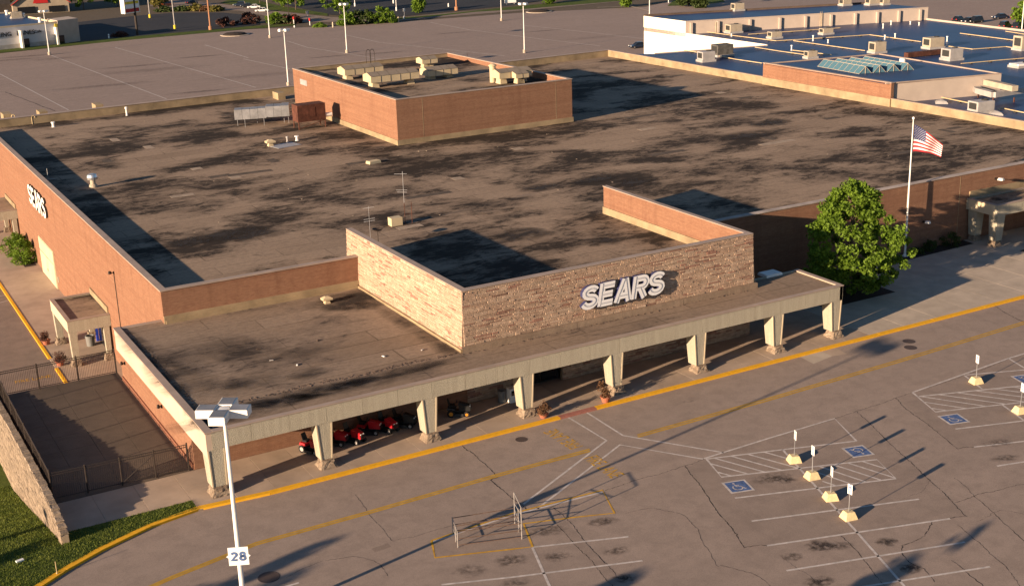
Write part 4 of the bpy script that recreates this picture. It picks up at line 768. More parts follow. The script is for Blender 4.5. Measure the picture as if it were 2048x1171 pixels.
# antennas
c = at_roof(790, 450); o = thing('roof_antenna', 'tall braced aerial mast with cream box at its foot', 'antenna', c, 'roof aerials'); MB().box(c.x-.5, c.y-.4, c.z, c.x+.6, c.y+.4, c.z+.75).build('cable_box', 'vent_cream', o)
m = c+Vector((.95, -.2, 0)); MB().tube(m, m+Vector((0, 0, 4.9)), .022, 6).build('mast', 'grey_metal', o); mb = MB()
for dx_ in (0, .7): mb.tube(m+Vector((dx_, 0, 0)), m+Vector((dx_, 0, 2.0)), .03, 5)
mb.tube(m+Vector((0, 0, .9)), m+Vector((.7, 0, .9)), .025, 5); mb.build('support_frame', 'rust', o)
for zz, L_ in ((4.7, .7), (3.2, .6), (3.0, .5)): MB().tube(m+Vector((-L_, .3, zz)), m+Vector((L_*.4, -.3, zz)), .018, 5).build('aerial_arm', 'grey_metal', o)
c = at_roof(741, 476); o = thing('roof_antenna', 'thin aerial behind the top of the stone wall', 'antenna', c, 'roof aerials'); MB().tube(c, c+Vector((0, 0, 2.9)), .014, 6).build('mast', 'grey_metal', o)
for zz in (2.7, 1.7, 1.5): MB().tube(c+Vector((-.45, .2, zz)), c+Vector((.45, -.2, zz+.1)), .018, 5).build('aerial_arm', 'grey_metal', o)
c = at_roof(757, 490); o = thing('satellite_dish', 'dark small dish just behind the stone wall top', 'satellite dish', c); MB().tube(c, c+Vector((0, 0, 1.3)), .03, 6).build('dish_mast', 'dark_metal', o); MB().lathe(c+Vector((0, 0, 1.25)), [(.05, 0), (.35, .08), (.48, .22), (.46, .23), (.3, .1), (.05, .04)], 14).build('dish', 'dark_metal', o)
c = at_roof(97, 362); tag(MB().tube(c, c+Vector((0, 0, 1.4)), .025, 5).tube(c+Vector((0, 0, .3)), c+Vector((.8, 0, .1)), .02, 5).build('roof_antenna', 'grey_metal'), 'bare thin aerial behind the long side parapet', 'antenna', 'roof aerials')
# gabled hoods on the penthouse
ZP = PH-.68
def ghood(label, px, py, L_, W_, H_, chim=False, n=4, ped=.75):
    c = G(px, py, ZP); o = thing('vent_hood', label, 'vent hood', c, 'cream gabled hoods on the penthouse'); x0, x1, y0, y1 = c.x-.7, c.x-.7+L_, c.y-W_/2, c.y+W_/2; z0 = ZP+ped
    for u in (.9, L_-.9): MB().rbox((x0+u, c.y), 1.0, W_*.55, ZP, z0, 0, .8).build('pedestal', 'vent_cream', o)
    b = MB().add([(x0, y0, z0), (x0, y1, z0), (x0, y1, z0+H_*.7), (x0, c.y, z0+H_), (x0, y0, z0+H_*.7), (x1, y0, z0), (x1, y1, z0), (x1, y1, z0+H_*.7), (x1, c.y, z0+H_), (x1, y0, z0+H_*.7)],
        [(0, 1, 2, 3, 4), (9, 8, 7, 6, 5), (0, 4, 9, 5), (1, 6, 7, 2), (0, 5, 6, 1)]).build('hood_body', 'vent_cream', o)
    for k_ in range(n):
        u0, u1 = x0+L_*k_/n+.02, x0+L_*(k_+1)/n-.02
        for s, yy in ((-1, y0), (1, y1)): MB().add([(u0, yy+s*.06, z0+H_*.7-.005), (u1, yy+s*.06, z0+H_*.7-.005), (u1, c.y, z0+H_+.03), (u0, c.y, z0+H_+.03)], [(0, 1, 2, 3)]).build('roof_panel', 'vent_top', b)
        if k_: MB().box(u0-.05, y0-.03, z0+.02, u0+.01, y0-.001, z0+H_*.68).build('seam', 'vent_top', b)
    if chim: MB().lathe((x0+.5, y1+.3, ZP), [(.4, 0), (.4, 2.1), (.55, 2.12), (.55, 2.2), (.2, 2.4)], 14).build('flue', 'vent_cream', o)
    return o
ghood('rearmost left gabled hood on the penthouse roof', 693, 160, 5.6, 2.6, 1.15); ghood('longest gabled hood nearest the brick corner', 745, 175, 6.8, 2.6, 1.2, n=5); ghood('middle gabled hood floating low over shadow', 858, 158, 4.4, 2.6, 1.1, n=4, ped=.5); ghood('small rear gabled hood by the dark pipes', 848, 137, 2.4, 2.0, .9, n=2); ghood('right gabled hood with a round flue', 1000, 167, 4.8, 2.4, 1.1, True, 3); ghood('smallest gabled hood at penthouse front right', 1035, 166.5, 1.9, 1.8, .8, n=2)
c = G(745, 140, ZP); mb = MB()
for u in (-.5, .1):
    P = [c+Vector((u+.35*math.cos(R(t)), 0, 2.2+.7*math.sin(R(t)))) for t in range(0, 181, 30)]
    for a, b in zip(P[:-1], P[1:]): mb.tube(a, b, .04, 5)
    mb.tube(c+Vector((u+.35, 0, 0)), P[0], .04, 5); mb.tube(c+Vector((u-.35, 0, 0)), P[-1], .04, 5)
tag(mb.build('ladder_hoops', 'dark_metal'), 'dark hooped ladder rails behind the left gabled hood', 'ladder')
# small scraps on the low wing roof
for i, (px, py) in enumerate([(543, 720), (517, 697), (767, 712), (845, 699), (636, 680), (594, 729)]):
    c = G(px, py, 4.15); o = tag(MB().rbox(c, .30, .12, c.z-.01, c.z+.04, rnd.uniform(0, 3), .7).build('roof_scrap', ['unit_grey', 'roof_brown', 'white_metal'][i % 3]), ['dark scrap pair member near left of wing roof', 'small scrap left of the wing roof middle', 'pale scrap with long shadow on wing roof', 'pale scrap near the stone wall foot', 'tiny dark scrap mid wing roof', 'bluish scrap on the wing roof'][i], 'scrap', 'scraps on the wing roof')
# gutter of rubbish along the joint between low roof and canopy, and a pale roof panel at the canopy end
mb = MB()
for _ in range(420):
    x = rnd.uniform(.6, 19.6)**1.0; y = 4.0+rnd.gauss(0, .13)+(.12*math.sin(x*.9)); s_ = rnd.uniform(.03, .12)
    if rnd.random() < .25: x = rnd.uniform(19.6, 45)
    if x > 19.5: y = 3.5+rnd.gauss(0, .07)
    mb.rbox((x, y), s_*2, s_, 4.10, 4.12+rnd.uniform(.0, .02), rnd.uniform(0, 3), .6)
for _ in range(120):
    y = rnd.uniform(.5, 22); x = .75+abs(rnd.gauss(0, .18)); s_ = rnd.uniform(.03, .1); mb.rbox((x, y), s_, s_*2, 4.10, 4.145+rnd.uniform(.0, .015), rnd.uniform(0, 3), .6)
stuff(mb.build('roof_debris', 'roof_brown', B))
c = G(1540, 549, 4.1); o = tag(MB().rbox((c.x, c.y), 1.7, 1.2, 4.10, 4.3, 0, .94, .02).build('roof_hatch', 'white_metal'), 'pale flat hatch on the canopy roof beside the stone box', 'hatch')
# wet dark patches and grime on the roofs
def rstain(px, py, rx, ry, dens=1.2, zz=None): c = at_roof(px, py) if zz is None else G(px, py, zz); return stain(px, py, rx*1.25, ry*1.5, dens, 0.0, mr if zz is None else B, c.z+.02, 'grime')
for s_ in [(700, 600, 3.0, 1.6, 2.0, 4.155), (730, 612, 1.6, .9, 1.6, 4.155), (612, 746, 1.5, .8, 1.0, 4.155), (595, 704, 2.5, 1.2, .7, 4.155), (560, 800, 6, .9, 1.6, 4.12), (700, 770, 6, .8, 1.4, 4.12), (460, 830, 4, .9, 1.6, 4.12), (800, 742, 5, .6, 1.2, 4.12), (330, 760, .9, 3.5, 1.4, 4.155), (270, 690, .9, 3.5, 1.4, 4.155), (400, 830, .9, 2.0, 1.4, 4.155), (360, 740, 1.6, 4, .8, 4.155), (800, 640, .8, 3, 1.0, 4.155), (880, 690, .8, 2.4, 1.2, 4.155), (450, 700, 3, 2.5, .7, 4.155), (480, 770, 3, 1.2, .9, 4.155)]: rstain(*s_)
for s_ in [(375, 484, 2.2, 1.2, 2.0), (455, 468, 3, 1.6, 1.8), (505, 470, 2.6, 1.6, 1.8), (1080, 375, 2.2, 1.2, 2.2), (1265, 365, 2.4, 1.2, 2.0), (1190, 358, 2.4, 1.2, 1.8), (1500, 270, 4, 1.6, 1.8), (1540, 245, 3, 1.2, 1.8), (1040, 470, 3, 1.6, 1.6), (1210, 480, 2, 1.2, 1.6)]: rstain(*s_)

# felt patches and pale flecks scattered over the main roof
for i in range(46):
    x, y = rnd.uniform(8, 102), rnd.uniform(26, 110)
    if 42 < x < 70 and 64 < y < 103: continue
    a_, b_ = rnd.choice([(2.4, 1.0), (1.2, 1.2), (3.6, 1.0), (1.0, 2.2), (5.0, 1.0)]); MB().rbox((x, y), a_, b_, roofz(y)-.01, roofz(y)+.012, rnd.gauss(0, .03)).build('felt_patch', rnd.choice(['roof_patch_dark', 'roof_patch_pale', 'roof_patch_dark', 'roof_felt']), mr)
mb = MB()
for i in range(90):
    x, y = rnd.uniform(6, 100), rnd.uniform(24, 108); s_ = rnd.uniform(.05, .15)
    if 42 < x < 70 and 64 < y < 103: continue
    mb.rbox((x, y), s_*1.6, s_, roofz(y), roofz(y)+s_*.2, rnd.uniform(0, 3), .7)
stuff(mb.build('roof_flecks', 'roof_patch_pale', mr))
# ================================================================== STREET FURNITURE
# parking light with number plate
PT = Vector((-2.9, -15.15, 0))
def light_pole(label, base, h, z0, group, num=False, heads=4, rz=.5, s=1.0):
    o = thing('light_pole', label, 'light pole', (base[0], base[1], z0), group); x, y = base[0], base[1]
    MB().lathe((x, y, z0), [(.38, 0), (.38, .75), (.30, .8), (.05, .81)], 14).build('concrete_foot', 'concrete_pale', o)
    MB().tube((x, y, z0+.75), (x, y, z0+h-.15), .14, 12, .08).build('shaft', 'white_metal', o)
    hd = MB().lathe((x, y, z0+h-.3), [(.2, 0), (.2, .2), (.3, .21), (.3, .26), (.08, .27)], 10).build('hub', 'white_metal', o)
    for i in range(heads):
        a = rz+i*math.pi/2; c = (x+.8*s*math.cos(a), y+.8*s*math.sin(a)); b = MB().rbox(c, .95*s, .8*s, z0+h-.42*s, z0+h, a, 1, .02).build('lamp_head', 'white_metal', o)
        MB().rbox(c, .86*s, .7*s, z0+h, z0+h+.012, a).build('lamp_top', 'galv', b); MB().rbox(c, .8*s, .62*s, z0+h-.42*s-.025, z0+h-.42*s-.001, a).build('lens', 'lamp_white', b)
    if num:
        zc = z0+num; e = Vector((math.cos(-.42), math.sin(-.42), 0)); n = Vector((e.y, -e.x, 0)); P = lambda u, v, d: Vector((x, y, zc))+e*u+n*(.16+d)+Vector((0, 0, v))
        st = []
        for k in range(16): r_ = .46 if k % 4 == 2 else (.38 if k % 2 else .35); t = k*math.pi/8; st.append((r_*1.15*math.cos(t), r_*1.15*math.sin(t)))
        sq = [(-.5, -.5), (0, -.5), (.5, -.5), (.5, -.08), (.6, 0), (.5, .08), (.5, .5), (0, .5), (-.5, .5), (-.5, .08), (-.6, 0), (-.5, -.08)]
        pl = MB().add([P(u, v, 0) for u, v in sq]+[P(u, v, -.03) for u, v in sq], [tuple(range(12)), tuple(range(23, 11, -1))]+[(i, 12+i, 12+(i+1) % 12, (i+1) % 12) for i in range(12)]).build('number_plate', 'sign_white', o)
        mb = MB()
        for i, ch in enumerate('28'):
            for path in GL[ch]: ribbon(mb, [(-.40+i*.42+u*.48, -.25+v*.5) for u, v in path], .125, .012+.001*i, .002, lambda u, v, d: P(u, v, d))
        mb.mi = [0]*len(mb.f); mb.build('number', 'blue_paint', pl)
    return o
def solve_h(px, py):   # height on the shaft of pole 28 seen at this pixel row
    v = _ray(px, py); t = math.hypot(PT.x-CAM[0], PT.y-CAM[1])/math.hypot(v[0], v[1]); return CAM[2]+v[2]*t
light_pole('tall white four-headed light pole carrying plate 28 in front', PT, 12.05, ZR, 'white parking light poles', solve_h(479, 1108)-ZR, rz=1.0, s=1.0)
FP = [((577, 172), 'white light pole rising behind rear parapet left of penthouse', 12.0), ((694, 106), 'white light pole in the middle of rear lot', 12.3), ((99, 110), 'white light pole at the far left by painted lane', 11.6), ((540, 76), 'white light pole by the red shrubs in the rear lot', 12.0), ((1049, 106), 'white light pole just behind the rear parapet', 12.0), ((1003, 42), 'white light pole at top centre of the rear lot', 12.0), ((1299, 33), 'white light pole beyond the white mall wall', 12.0)]
for (px, py), L_, h in FP: light_pole(L_, G(px, py, ZL), h, ZL, 'white parking light poles', rz=.3)
c = G(2043, 66, ZL); light_pole('white light pole by the right picture edge', c, 12.0, ZL, 'white parking light poles', rz=.3)
# trolley corral: two hoop ends joined by rails
def corral():
    A = [G(x, y, ZR) for x, y in ((916, 1094), (906, 1066), (1044, 1077), (1030, 1046))]; n0, f0, n1, f1 = A
    o = thing('trolley_corral', 'grey tubular trolley corral with triangular frame on yellow box', 'trolley corral', tuple((n0+f1)/2))
    r = .03; U = lambda p, z: p+Vector((0, 0, z)); mb = MB()
    for p in (n0, f0): MB().tube(p, U(p, 1.05), r, 7).build('post', 'corral', o)
    m0 = n0.lerp(f0, .4); MB().tube(m0, U(m0, 1.05), r, 7).build('post', 'corral', o)
    fr = MB()
    for p, h in ((n1, 2.0), (f1, 2.0)): fr.tube(p, U(p, h), r*1.1, 7)
    fr.tube(U(n1, 2.0), U(f1, 2.0), r, 7); fr.tube(U(n1, .75), U(f1, .95), r*.8, 6); fr.tube(U(n1, 1.55), U(f1, 1.3), r*.8, 6); m1 = n1.lerp(f1, .45); fr.tube(m1, U(m1, 1.5), r*.8, 6); fr.tube(U(f1, .55), U(n1, .55), r*.8, 6); fr.build('end_frame', 'corral', o)
    for p, q, z in ((n0, n1, 1.0), (n0, n1, .55), (f0, f1, 1.0), (f0, f1, .55), (m0, m1, 1.0), (n0, n1, .15), (f0, f1, .15)): MB().tube(U(p, z), U(q, z), r*.8, 7).build('rail', 'corral_rust', o)
    for z in (1.0, .4): MB().tube(U(n0, z), U(f0, z), r*.8, 6).build('cross_rail', 'corral', o)
basic('corral', (.26, .24, .23), .25, 3, .6); basic('corral_rust', (.12, .075, .055), .4, 3, .8)
corral()
# accessible bay signs in yellow concrete blocks
for i, (bx_, by_, tx, ty) in enumerate([(1588, 925, 1593, 855), (1624, 958, 1629, 891), (1661, 1000, 1666, 936), (1697, 1038, 1701, 970), (1952, 768, 1957, 706), (2039, 827, 2044, 763)]):
    c = G(bx_, by_-3, ZR); L_ = ['farthest of four bay signs in the diagonal row', 'second bay sign in the diagonal row', 'third bay sign in the diagonal row, before the last', 'nearest bay sign of the diagonal row', 'bay sign alone near the hatched strip at right', 'bay sign cut by the right picture edge'][i]
    o = thing('bay_sign', L_+', white plate in yellow concrete block', 'sign', c, 'accessible bay signs'); MB().rbox((c.x, c.y), .82, .74, ZR, ZR+.45, -.25, .62, .02).build('concrete_block', 'base_yellow', o)
    h = 2.15; MB().tube((c.x, c.y, ZR+.4), (c.x, c.y, ZR+h), .028, 7).build('sign_post', 'galv', o); rz = 1.32
    pl = MB().rbox((c.x, c.y), .32, .02, ZR+h-.62, ZR+h, rz+(.35 if i == 3 else 0)).build('sign_plate', 'sign_white', o); e = Vector((math.cos(rz), math.sin(rz), 0)); n = Vector((-e.y, e.x, 0))
    if i == 3: e = Vector((math.cos(rz+.35), math.sin(rz+.35), 0)); n = Vector((-e.y, e.x, 0))
    for s in (-1, 1):
        for zz, mt, hh in ((h-.25, 'blue_paint', .12), (h-.45, 'black_paint', .04), (h-.54, 'black_paint', .03)): q = Vector((c.x, c.y, ZR+zz))+n*.013*s; MB().add([q-e*.07, q+e*.07, q+e*.07+Vector((0, 0, hh)), q-e*.07+Vector((0, 0, hh))], [(0, 1, 2, 3)]).build('plate_mark', mt, pl)
    o.rotation_euler = (R(rnd.uniform(-1.6, 1.6)), R(rnd.uniform(-1.6, 1.6)), R(rnd.uniform(-7, 7)))
# ---------------------------------------------------------------- ride-on mowers
def mower(label, loc, rz, body, rim='unit_grey', group='ride-on mowers under the canopy'):
    o = thing('ride_on_mower', label, 'mower', (0, 0, 0), group)
    MB().box(-.75, -.22, .28, .78, .22, .42).build('chassis', 'black_plastic', o)
    hd = MB().add([(.05, -.25, .42), (.85, -.23, .42), (.85, .23, .42), (.05, .25, .42), (.0, -.26, .92), (.78, -.2, .74), (.78, .2, .74), (.0, .26, .92), (.1, -.2, .98), (.7, -.14, .82), (.7, .14, .82), (.1, .2, .98)],
        [(3, 2, 1, 0), (0, 1, 5, 4), (1, 2, 6, 5), (2, 3, 7, 6), (3, 0, 4, 7), (4, 5, 9, 8), (5, 6, 10, 9), (6, 7, 11, 10), (7, 4, 8, 11), (8, 9, 10, 11)]).build('hood', body, o)
    MB().box(.851, -.19, .46, .89, .19, .66).build('bumper_grille', 'black_plastic', hd)
    for s in (-1, 1): MB().rbox((.80, s*.12), .05, .1, .68, .74).build('headlamp', 'lamp_white', hd)
    MB().add([(-.8, -.42, .5), (-.2, -.42, .5), (-.2, .42, .5), (-.8, .42, .5), (-.75, -.38, .68), (-.28, -.36, .62), (-.28, .36, .62), (-.75, .38, .68)], [(3, 2, 1, 0), (4, 5, 6, 7), (0, 1, 5, 4), (1, 2, 6, 5), (2, 3, 7, 6), (3, 0, 4, 7)]).build('rear_fender', body, o)
    MB().rbox((-.48, 0), .42, .44, .68, .80, 0, 1, .04).build('seat', 'black_plastic', o); MB().add([(-.68, -.2, .78), (-.6, -.22, .78), (-.6, .22, .78), (-.68, .2, .78), (-.80, -.17, 1.2), (-.74, -.19, 1.2), (-.74, .19, 1.2), (-.80, .17, 1.2)], [(3, 2, 1, 0), (4, 5, 6, 7), (0, 1, 5, 4), (1, 2, 6, 5), (2, 3, 7, 6), (3, 0, 4, 7)]).build('seat_back', 'black_plastic', o)
    MB().tube((.02, 0, .9), (-.12, 0, 1.02), .025, 6).build('steering_column', 'black_plastic', o); mb = MB(); P = [Vector((-.13, 0, 1.03))+Vector((.08*math.cos(t*.628)*.5, .18*math.sin(t*.628), .08*math.cos(t*.628)*1.8*.6)) for t in range(11)]
    for a, b in zip(P[:-1], P[1:]): mb.tube(a, b, .016, 5)
    mb.build('steering_wheel', 'black_plastic', o)
    MB().rbox((.0, 0), .75, 1.05, .1, .26, 0, .9).build('cutting_deck', 'black_plastic', o)
    for x, y, r_, wv in ((-.52, .38, .27, .24), (-.52, -.38, .27, .24), (.58, .36, .19, .15), (.58, -.36, .19, .15)):
        wh = MB().tube((x, y-wv/2, r_), (x, y+wv/2, r_), r_, 16).build('wheel', 'tyre', o); s = 1 if y > 0 else -1; MB().tube((x, y+s*wv/2, r_), (x, y+s*(wv/2+.012), r_), r_*.55, 12).build('rim', rim, wh)
    o.location = loc; o.rotation_euler = (0, 0, rz); return o
def mw(L_, px, py, rz, body, rim='unit_grey', dy=.0): c = G(px, py, 0); return mower(L_, (c.x, c.y+dy, .004), rz, body, rim)
mw('red ride-on mower half hidden by the second column', 628, 905, -1.1, 'mower_red', dy=.2); mw('red ride-on mower in shade right of the second column', 680, 893, -.9, 'mower_red', dy=.6); mw('red mower nearest the kerb, front toward the street', 714, 887, -1.15, 'mower_red', dy=.5); mw('red mower with bright hood second from the group front', 748, 872, -.75, 'mower_red', dy=.7)
mw('red mower beside the black one at group right', 783, 866, -1.25, 'mower_red', dy=.6); mw('black mower just left of the third column', 815, 856, -.8, 'black_plastic', dy=.5); mw('black mower with orange front wheels standing alone', 922, 832, -.55, 'black_plastic', 'orange_rim', dy=.3)
# ---------------------------------------------------------------- planters, bins
def planter(L_, px, py, z, r, h, mat, hs, pot='terracotta', seed=1):
    c = G(px, py, z); o = thing('potted_shrub', L_, 'potted plant', c, 'shrubs in clay pots'); MB().lathe(c, [(r*.65, 0), (r, h*.9), (r*1.12, h*.9), (r*1.12, h), (r*.9, h), (r*.85, h*.85), (.02, h*.84)], 16).build('pot', pot, o); g_ = np.random.default_rng(seed)
    C_ = [(c.x+g_.normal(0, r*.55), c.y+g_.normal(0, r*.55), c.z+h+g_.uniform(.05, hs), .28) for _ in range(22)]; leaves('foliage', mat, C_, 34, .3, .06, o, seed)
    mb = MB()
    for k in range(6): t = g_.uniform(0, 6.28); mb.tube((c.x, c.y, c.z+h*.85), (c.x+r*math.cos(t), c.y+r*math.sin(t), c.z+h+hs*.8), .015, 5)
    mb.build('stems', 'bark', o)
planter('large red-brown shrub in clay pot by the fifth column', 1211, 803, 0, .36, .45, 'leaf_brown', 1.0, seed=5); planter('rounded brown shrub in clay pot right of the fourth column', 1087, 834, 0, .34, .3, 'leaf_brown', .75, seed=6)
planter('brown shrub in pot by the far portico column', 93, 688, ZL+.08, .4, .45, 'leaf_red', .8, seed=7); planter('brown shrub in pot behind the fence by near portico column', 121, 730, ZL+.08, .4, .45, 'leaf_red', .8, seed=8)
basic('bin_grey', (.17, .17, .165), .15, 2, .7)
def bin_(L_, px, py, z, r, h, mat='bin_grey'):
    c = G(px, py, z); o = thing('litter_bin', L_, 'litter bin', c, 'litter bins'); MB().lathe(c, [(r*.9, 0), (r, h*.85), (r*1.06, h*.86), (r*1.06, h), (r*.8, h), (r*.78, h*.8), (.02, h*.8)], 18).build('bin_body', mat, o); MB().lathe(c+Vector((0, 0, h*.801)), [(r*.7, 0), (r*.7, .01)], 14).build('bin_mouth', 'grille', o)
bin_('round grey litter bin under the side portico', 182, 690, ZL+.08, .42, 1.0)
c = G(1028, 803, 0); o = thing('drinks_cooler', 'white box with sloping front beside the fourth column', 'box', c); MB().rbox((c.x, c.y+.2), .75, .6, 0, 1.05, 0, .92, .03).build('casing', 'white_metal', o); MB().rbox((c.x, c.y-.13), .5, .02, .55, .9).build('panel', 'glass_dark', o)
c = G(1004, 803, 0); bin_('square-topped grey bin beneath the canopy shade', 1004, 803, 0, .3, .9)
q = OX(210, 672, 3.4); o = thing('vending_machine', 'blue vending machine against the wall under portico', 'vending machine', (3.1, 47.5, ZL+.08)); MB().box(3.25, 48.7, ZL+.085, 3.48, 49.0, ZL+1.5).build('cabinet', 'blue_plastic', o); MB().box(3.23, 48.75, ZL+.7, 3.25, 48.95, ZL+1.3).build('display', 'glass_dark', o)
# ---------------------------------------------------------------- flagpole and flag
fb = Vector((72.4, 13.2, 0)); o = thing('flagpole', 'tall tapered white flagpole in front of the brick wall', 'flagpole', fb); MB().lathe(fb, [(.35, 0), (.35, .06), (.18, .1), (.15, .2)], 14).build('base_collar', 'white_metal', o); MB().tube(fb, fb+Vector((0, 0, 13.2)), .11, 12, .045).build('shaft', 'white_metal', o); MB().lathe(fb+Vector((0, 0, 13.2)), [(.02, 0), (.1, .05), (.13, .14), (.1, .23), (.02, .28)], 12).build('ball', 'white_metal', o)
FZ = 12.75; FH = 2.55; FL = 3.8; e = Vector((.86, -.5, 0)); nf = Vector((.5, .86, 0))
def fpt(u, v):   # u along fly 0..1, v down hoist 0..1
    drop = 1.5*u**1.25+.35*u*(1-v); x_ = FL*u*(.92-.10*u*(v*.6))*.86; wv = .20*math.sin(u*9+v*1.5)*u**.7; return fb+Vector((0, 0, FZ))+e*(.14+x_*.93)+nf*wv+Vector((0, 0, -FH*v*(1-.42*u)-drop*1.1))
NU, NV = 40, 26; mb = MB(); mb.v = [tuple(fpt(i/NU, j/NV)) for j in range(NV+1) for i in range(NU+1)]
for j in range(NV):
    for i in range(NU):
        mb.f.append((j*(NU+1)+i, j*(NU+1)+i+1, (j+1)*(NU+1)+i+1, (j+1)*(NU+1)+i)); mb.mi.append(2 if (i < 16 and j < 14) else (1 if (j//2) % 2 == 0 else 0))
fl = thing('flag', 'waving flag with red and white stripes and starred blue corner', 'flag', tuple(fb+Vector((0, 0, 11)))); fo = mb.build('cloth', ['flag_white', 'flag_red', 'flag_blue'], fl, True); st = MB()
for r_ in range(9):
    for c_ in range(6 if r_ % 2 == 0 else 5):
        u = (.4)*((c_*2+1+(r_ % 2))/12); v = (14/26)*((r_+1)/10); P0 = fpt(u, v); n_ = (fpt(u+.01, v)-P0).cross(fpt(u, v+.01)-P0).normalized(); eu = (fpt(u+.01, v)-P0).normalized(); ev = n_.cross(eu)
        for s in (-1, 1): st.add([P0+n_*.008*s+(eu*math.cos(t*R(36))+ev*math.sin(t*R(36)))*(.042 if t % 2 == 0 else .017) for t in range(10)], [tuple(range(10))])
st.build('stars', 'flag_white', fo)
# ---------------------------------------------------------------- wall lamps
def wlamp(L_, p, axis, s=1.0):
    o = thing('wall_lamp', L_, 'lamp', p, 'wall lamps')
    if axis == 'x': MB().box(p.x-.08, p.y-.09, p.z-.1, p.x-.002, p.y+.09, p.z+.1).build('bracket', 'dark_metal', o); MB().tube((p.x-.08, p.y, p.z), (p.x-.45*s, p.y-.1, p.z+.1), .04, 6).build('arm', 'dark_metal', o); MB().rbox((p.x-.55*s, p.y-.12), .36*s, .36*s, p.z-.02, p.z+.22, .3, .7).build('lamp_head', 'dark_metal', o)
    else: MB().box(p.x-.09, p.y-.08, p.z-.1, p.x+.09, p.y-.002, p.z+.1).build('bracket', 'dark_metal', o); MB().tube((p.x, p.y-.08, p.z), (p.x-.1, p.y-.5*s, p.z+.1), .04, 6).build('arm', 'dark_metal', o); MB().rbox((p.x-.12, p.y-.6*s), .3*s, .4*s, p.z, p.z+.22, .2, .75).build('lamp_head', 'white_metal', o)
wlamp('dark twin lamp on the long brick side wall', OX(228, 545, 3.6), 'x', .7); wlamp('lamp under the pink band, farther from the gate', OX(250, 726, .2), 'x', .5); wlamp('lamp under the pink band, nearer the gate', OX(324, 812, .2), 'x', .5); wlamp('white lamp above the right portico roof', OY(1990, 357, 14), 'y', 1.4); wlamp('small lamp on the brick wall beside the flagpole', OY(1846, 443, 14), 'y', 1.2)
# ---------------------------------------------------------------- fences and rubble wall
def fence(L_, P, zf, h, step=.125, postn=3.0, mat='dark_metal', gate=None):
    o = thing('metal_fence', L_, 'fence', (P[0][0], P[0][1], zf(P[0])), 'dark picket fences round the court'); pk = MB()
    for a, b in zip(P[:-1], P[1:]):
        A, Bb = Vector((a[0], a[1], zf(a))), Vector((b[0], b[1], zf(b))); L = (Bb-A).length; n = int(L/step)
        for i in range(n): q = A.lerp(Bb, (i+.5)/n); pk.tube(q+Vector((0, 0, .08)), q+Vector((0, 0, h)), .012, 4)
        for z in (.15, h-.18, h-.02): MB().tube(A+Vector((0, 0, z)), Bb+Vector((0, 0, z)), .028, 5).build('rail', mat, o)
        m_ = max(1, round(L/postn))
        for i in range(m_+1): q = A.lerp(Bb, i/m_); MB().tube(q, q+Vector((0, 0, h+.1)), .05, 6).build('post', mat, o)
    stuff(pk.build('pickets', mat, o)); return o
fence('dark picket fence along the back edge of the sunken court', [(-8.6, 25.0), (.1, 25.0)], lambda p: 0, 1.95)
fr_ = fence('dark picket fence with braced gate at the court front', [(-8.6, 4.85), (-.15, 4.4)], lambda p: 0, 1.85, postn=2.1); MB().tube((-4.4, 4.6, .15), (-2.3, 4.5, 1.6), .03, 5).build('gate_brace', 'dark_metal', fr_)
fence('dark picket fence along the rubble wall top', [(-8.6, 4.9), (-8.6, 24.9)], lambda p: .0, 2.0, .11)
rw = thing('rubble_wall', 'curving buff rubble retaining wall between lawn and court', 'wall', (-9, -.8, 0)); mb = MB(); prw = [(-1.25, .45), (.3, .9), (1.6, 1.15), (4.6, 1.2), (9, 1.1), (16, .8), (25.2, .4)]
def topz(y):
    for (a, za), (b, zb) in zip(prw[:-1], prw[1:]):
        if a <= y <= b: return za+(zb-za)*(y-a)/(b-a)
    return .4
vs = []; ys_ = [-1.25, .3, 1.6, 4.6, 9, 16, 25.2]
for y in ys_: vs += [(-9.3, y, ZL-.2), (-8.85, y, ZL-.2), (-8.85, y, topz(y)), (-9.22, y, topz(y))]
fs = [(0, 1, 2, 3), (27, 26, 25, 24)]
for i in range(len(ys_)-1):
    for j in range(4): fs.append((i*4+j, i*4+(j+1) % 4, (i+1)*4+(j+1) % 4, (i+1)*4+j))
mb.add(vs, fs); core_ = mb.build('wall_core', 'mortar', rw); lst = []
y = -1.25
z = ZL
while z < 1.2:
    h = rnd.choice([.16, .2, .26]); y = -1.25-rnd.uniform(0, .4)
    while y < 25:
        L = rnd.uniform(.3, .9); a, b = max(y, -1.25), min(y+L, 25.1); y += L; m = (a+b)/2
        if b-a > .1 and z+h < topz(m)+.05 and z+h > bankz(m)-.1: lst.append((m, z+h/2, b-a-.03, h-.025))
    z += h
lst.sort(key=lambda s_: -s_[2]*s_[3]*(1 if s_[0] < 16 else .3)); rs = MB()
for i, (m, zz, L, h) in enumerate(lst):
    k_ = rnd.choice([0, 1, 2]); me, v_, f_ = block('x', 'rubble%d' % k_); d_ = rnd.uniform(.05, .10); fx = -9.23
    if i < 300: o = bpy.data.objects.new('stone', me); COL.objects.link(o); o.location = (fx, m, zz); o.scale = (d_, L, h); setpar(o, core_)
    else: rs.cur = k_; rs.add([(fx+v[0]*d_, m+v[1]*L, zz+v[2]*h) for v in v_], f_)
if rs.v: stuff(rs.build('stones', ['rubble%d' % i for i in range(3)], core_))
cs = MB(); y = -1.2
while y < 25: L = rnd.uniform(.4, .9); cs.cur = rnd.choice([0, 1, 2]); zt = topz(min(25.2, y+L/2)); cs.rbox((-9.04, y+L/2), .5+rnd.uniform(-.06, .06), L-.03, zt-.04, zt+rnd.uniform(.03, .09), 0, .85); y += L
stuff(cs.build('cap_stones', ['rubble%d' % i for i in range(3)], rw))
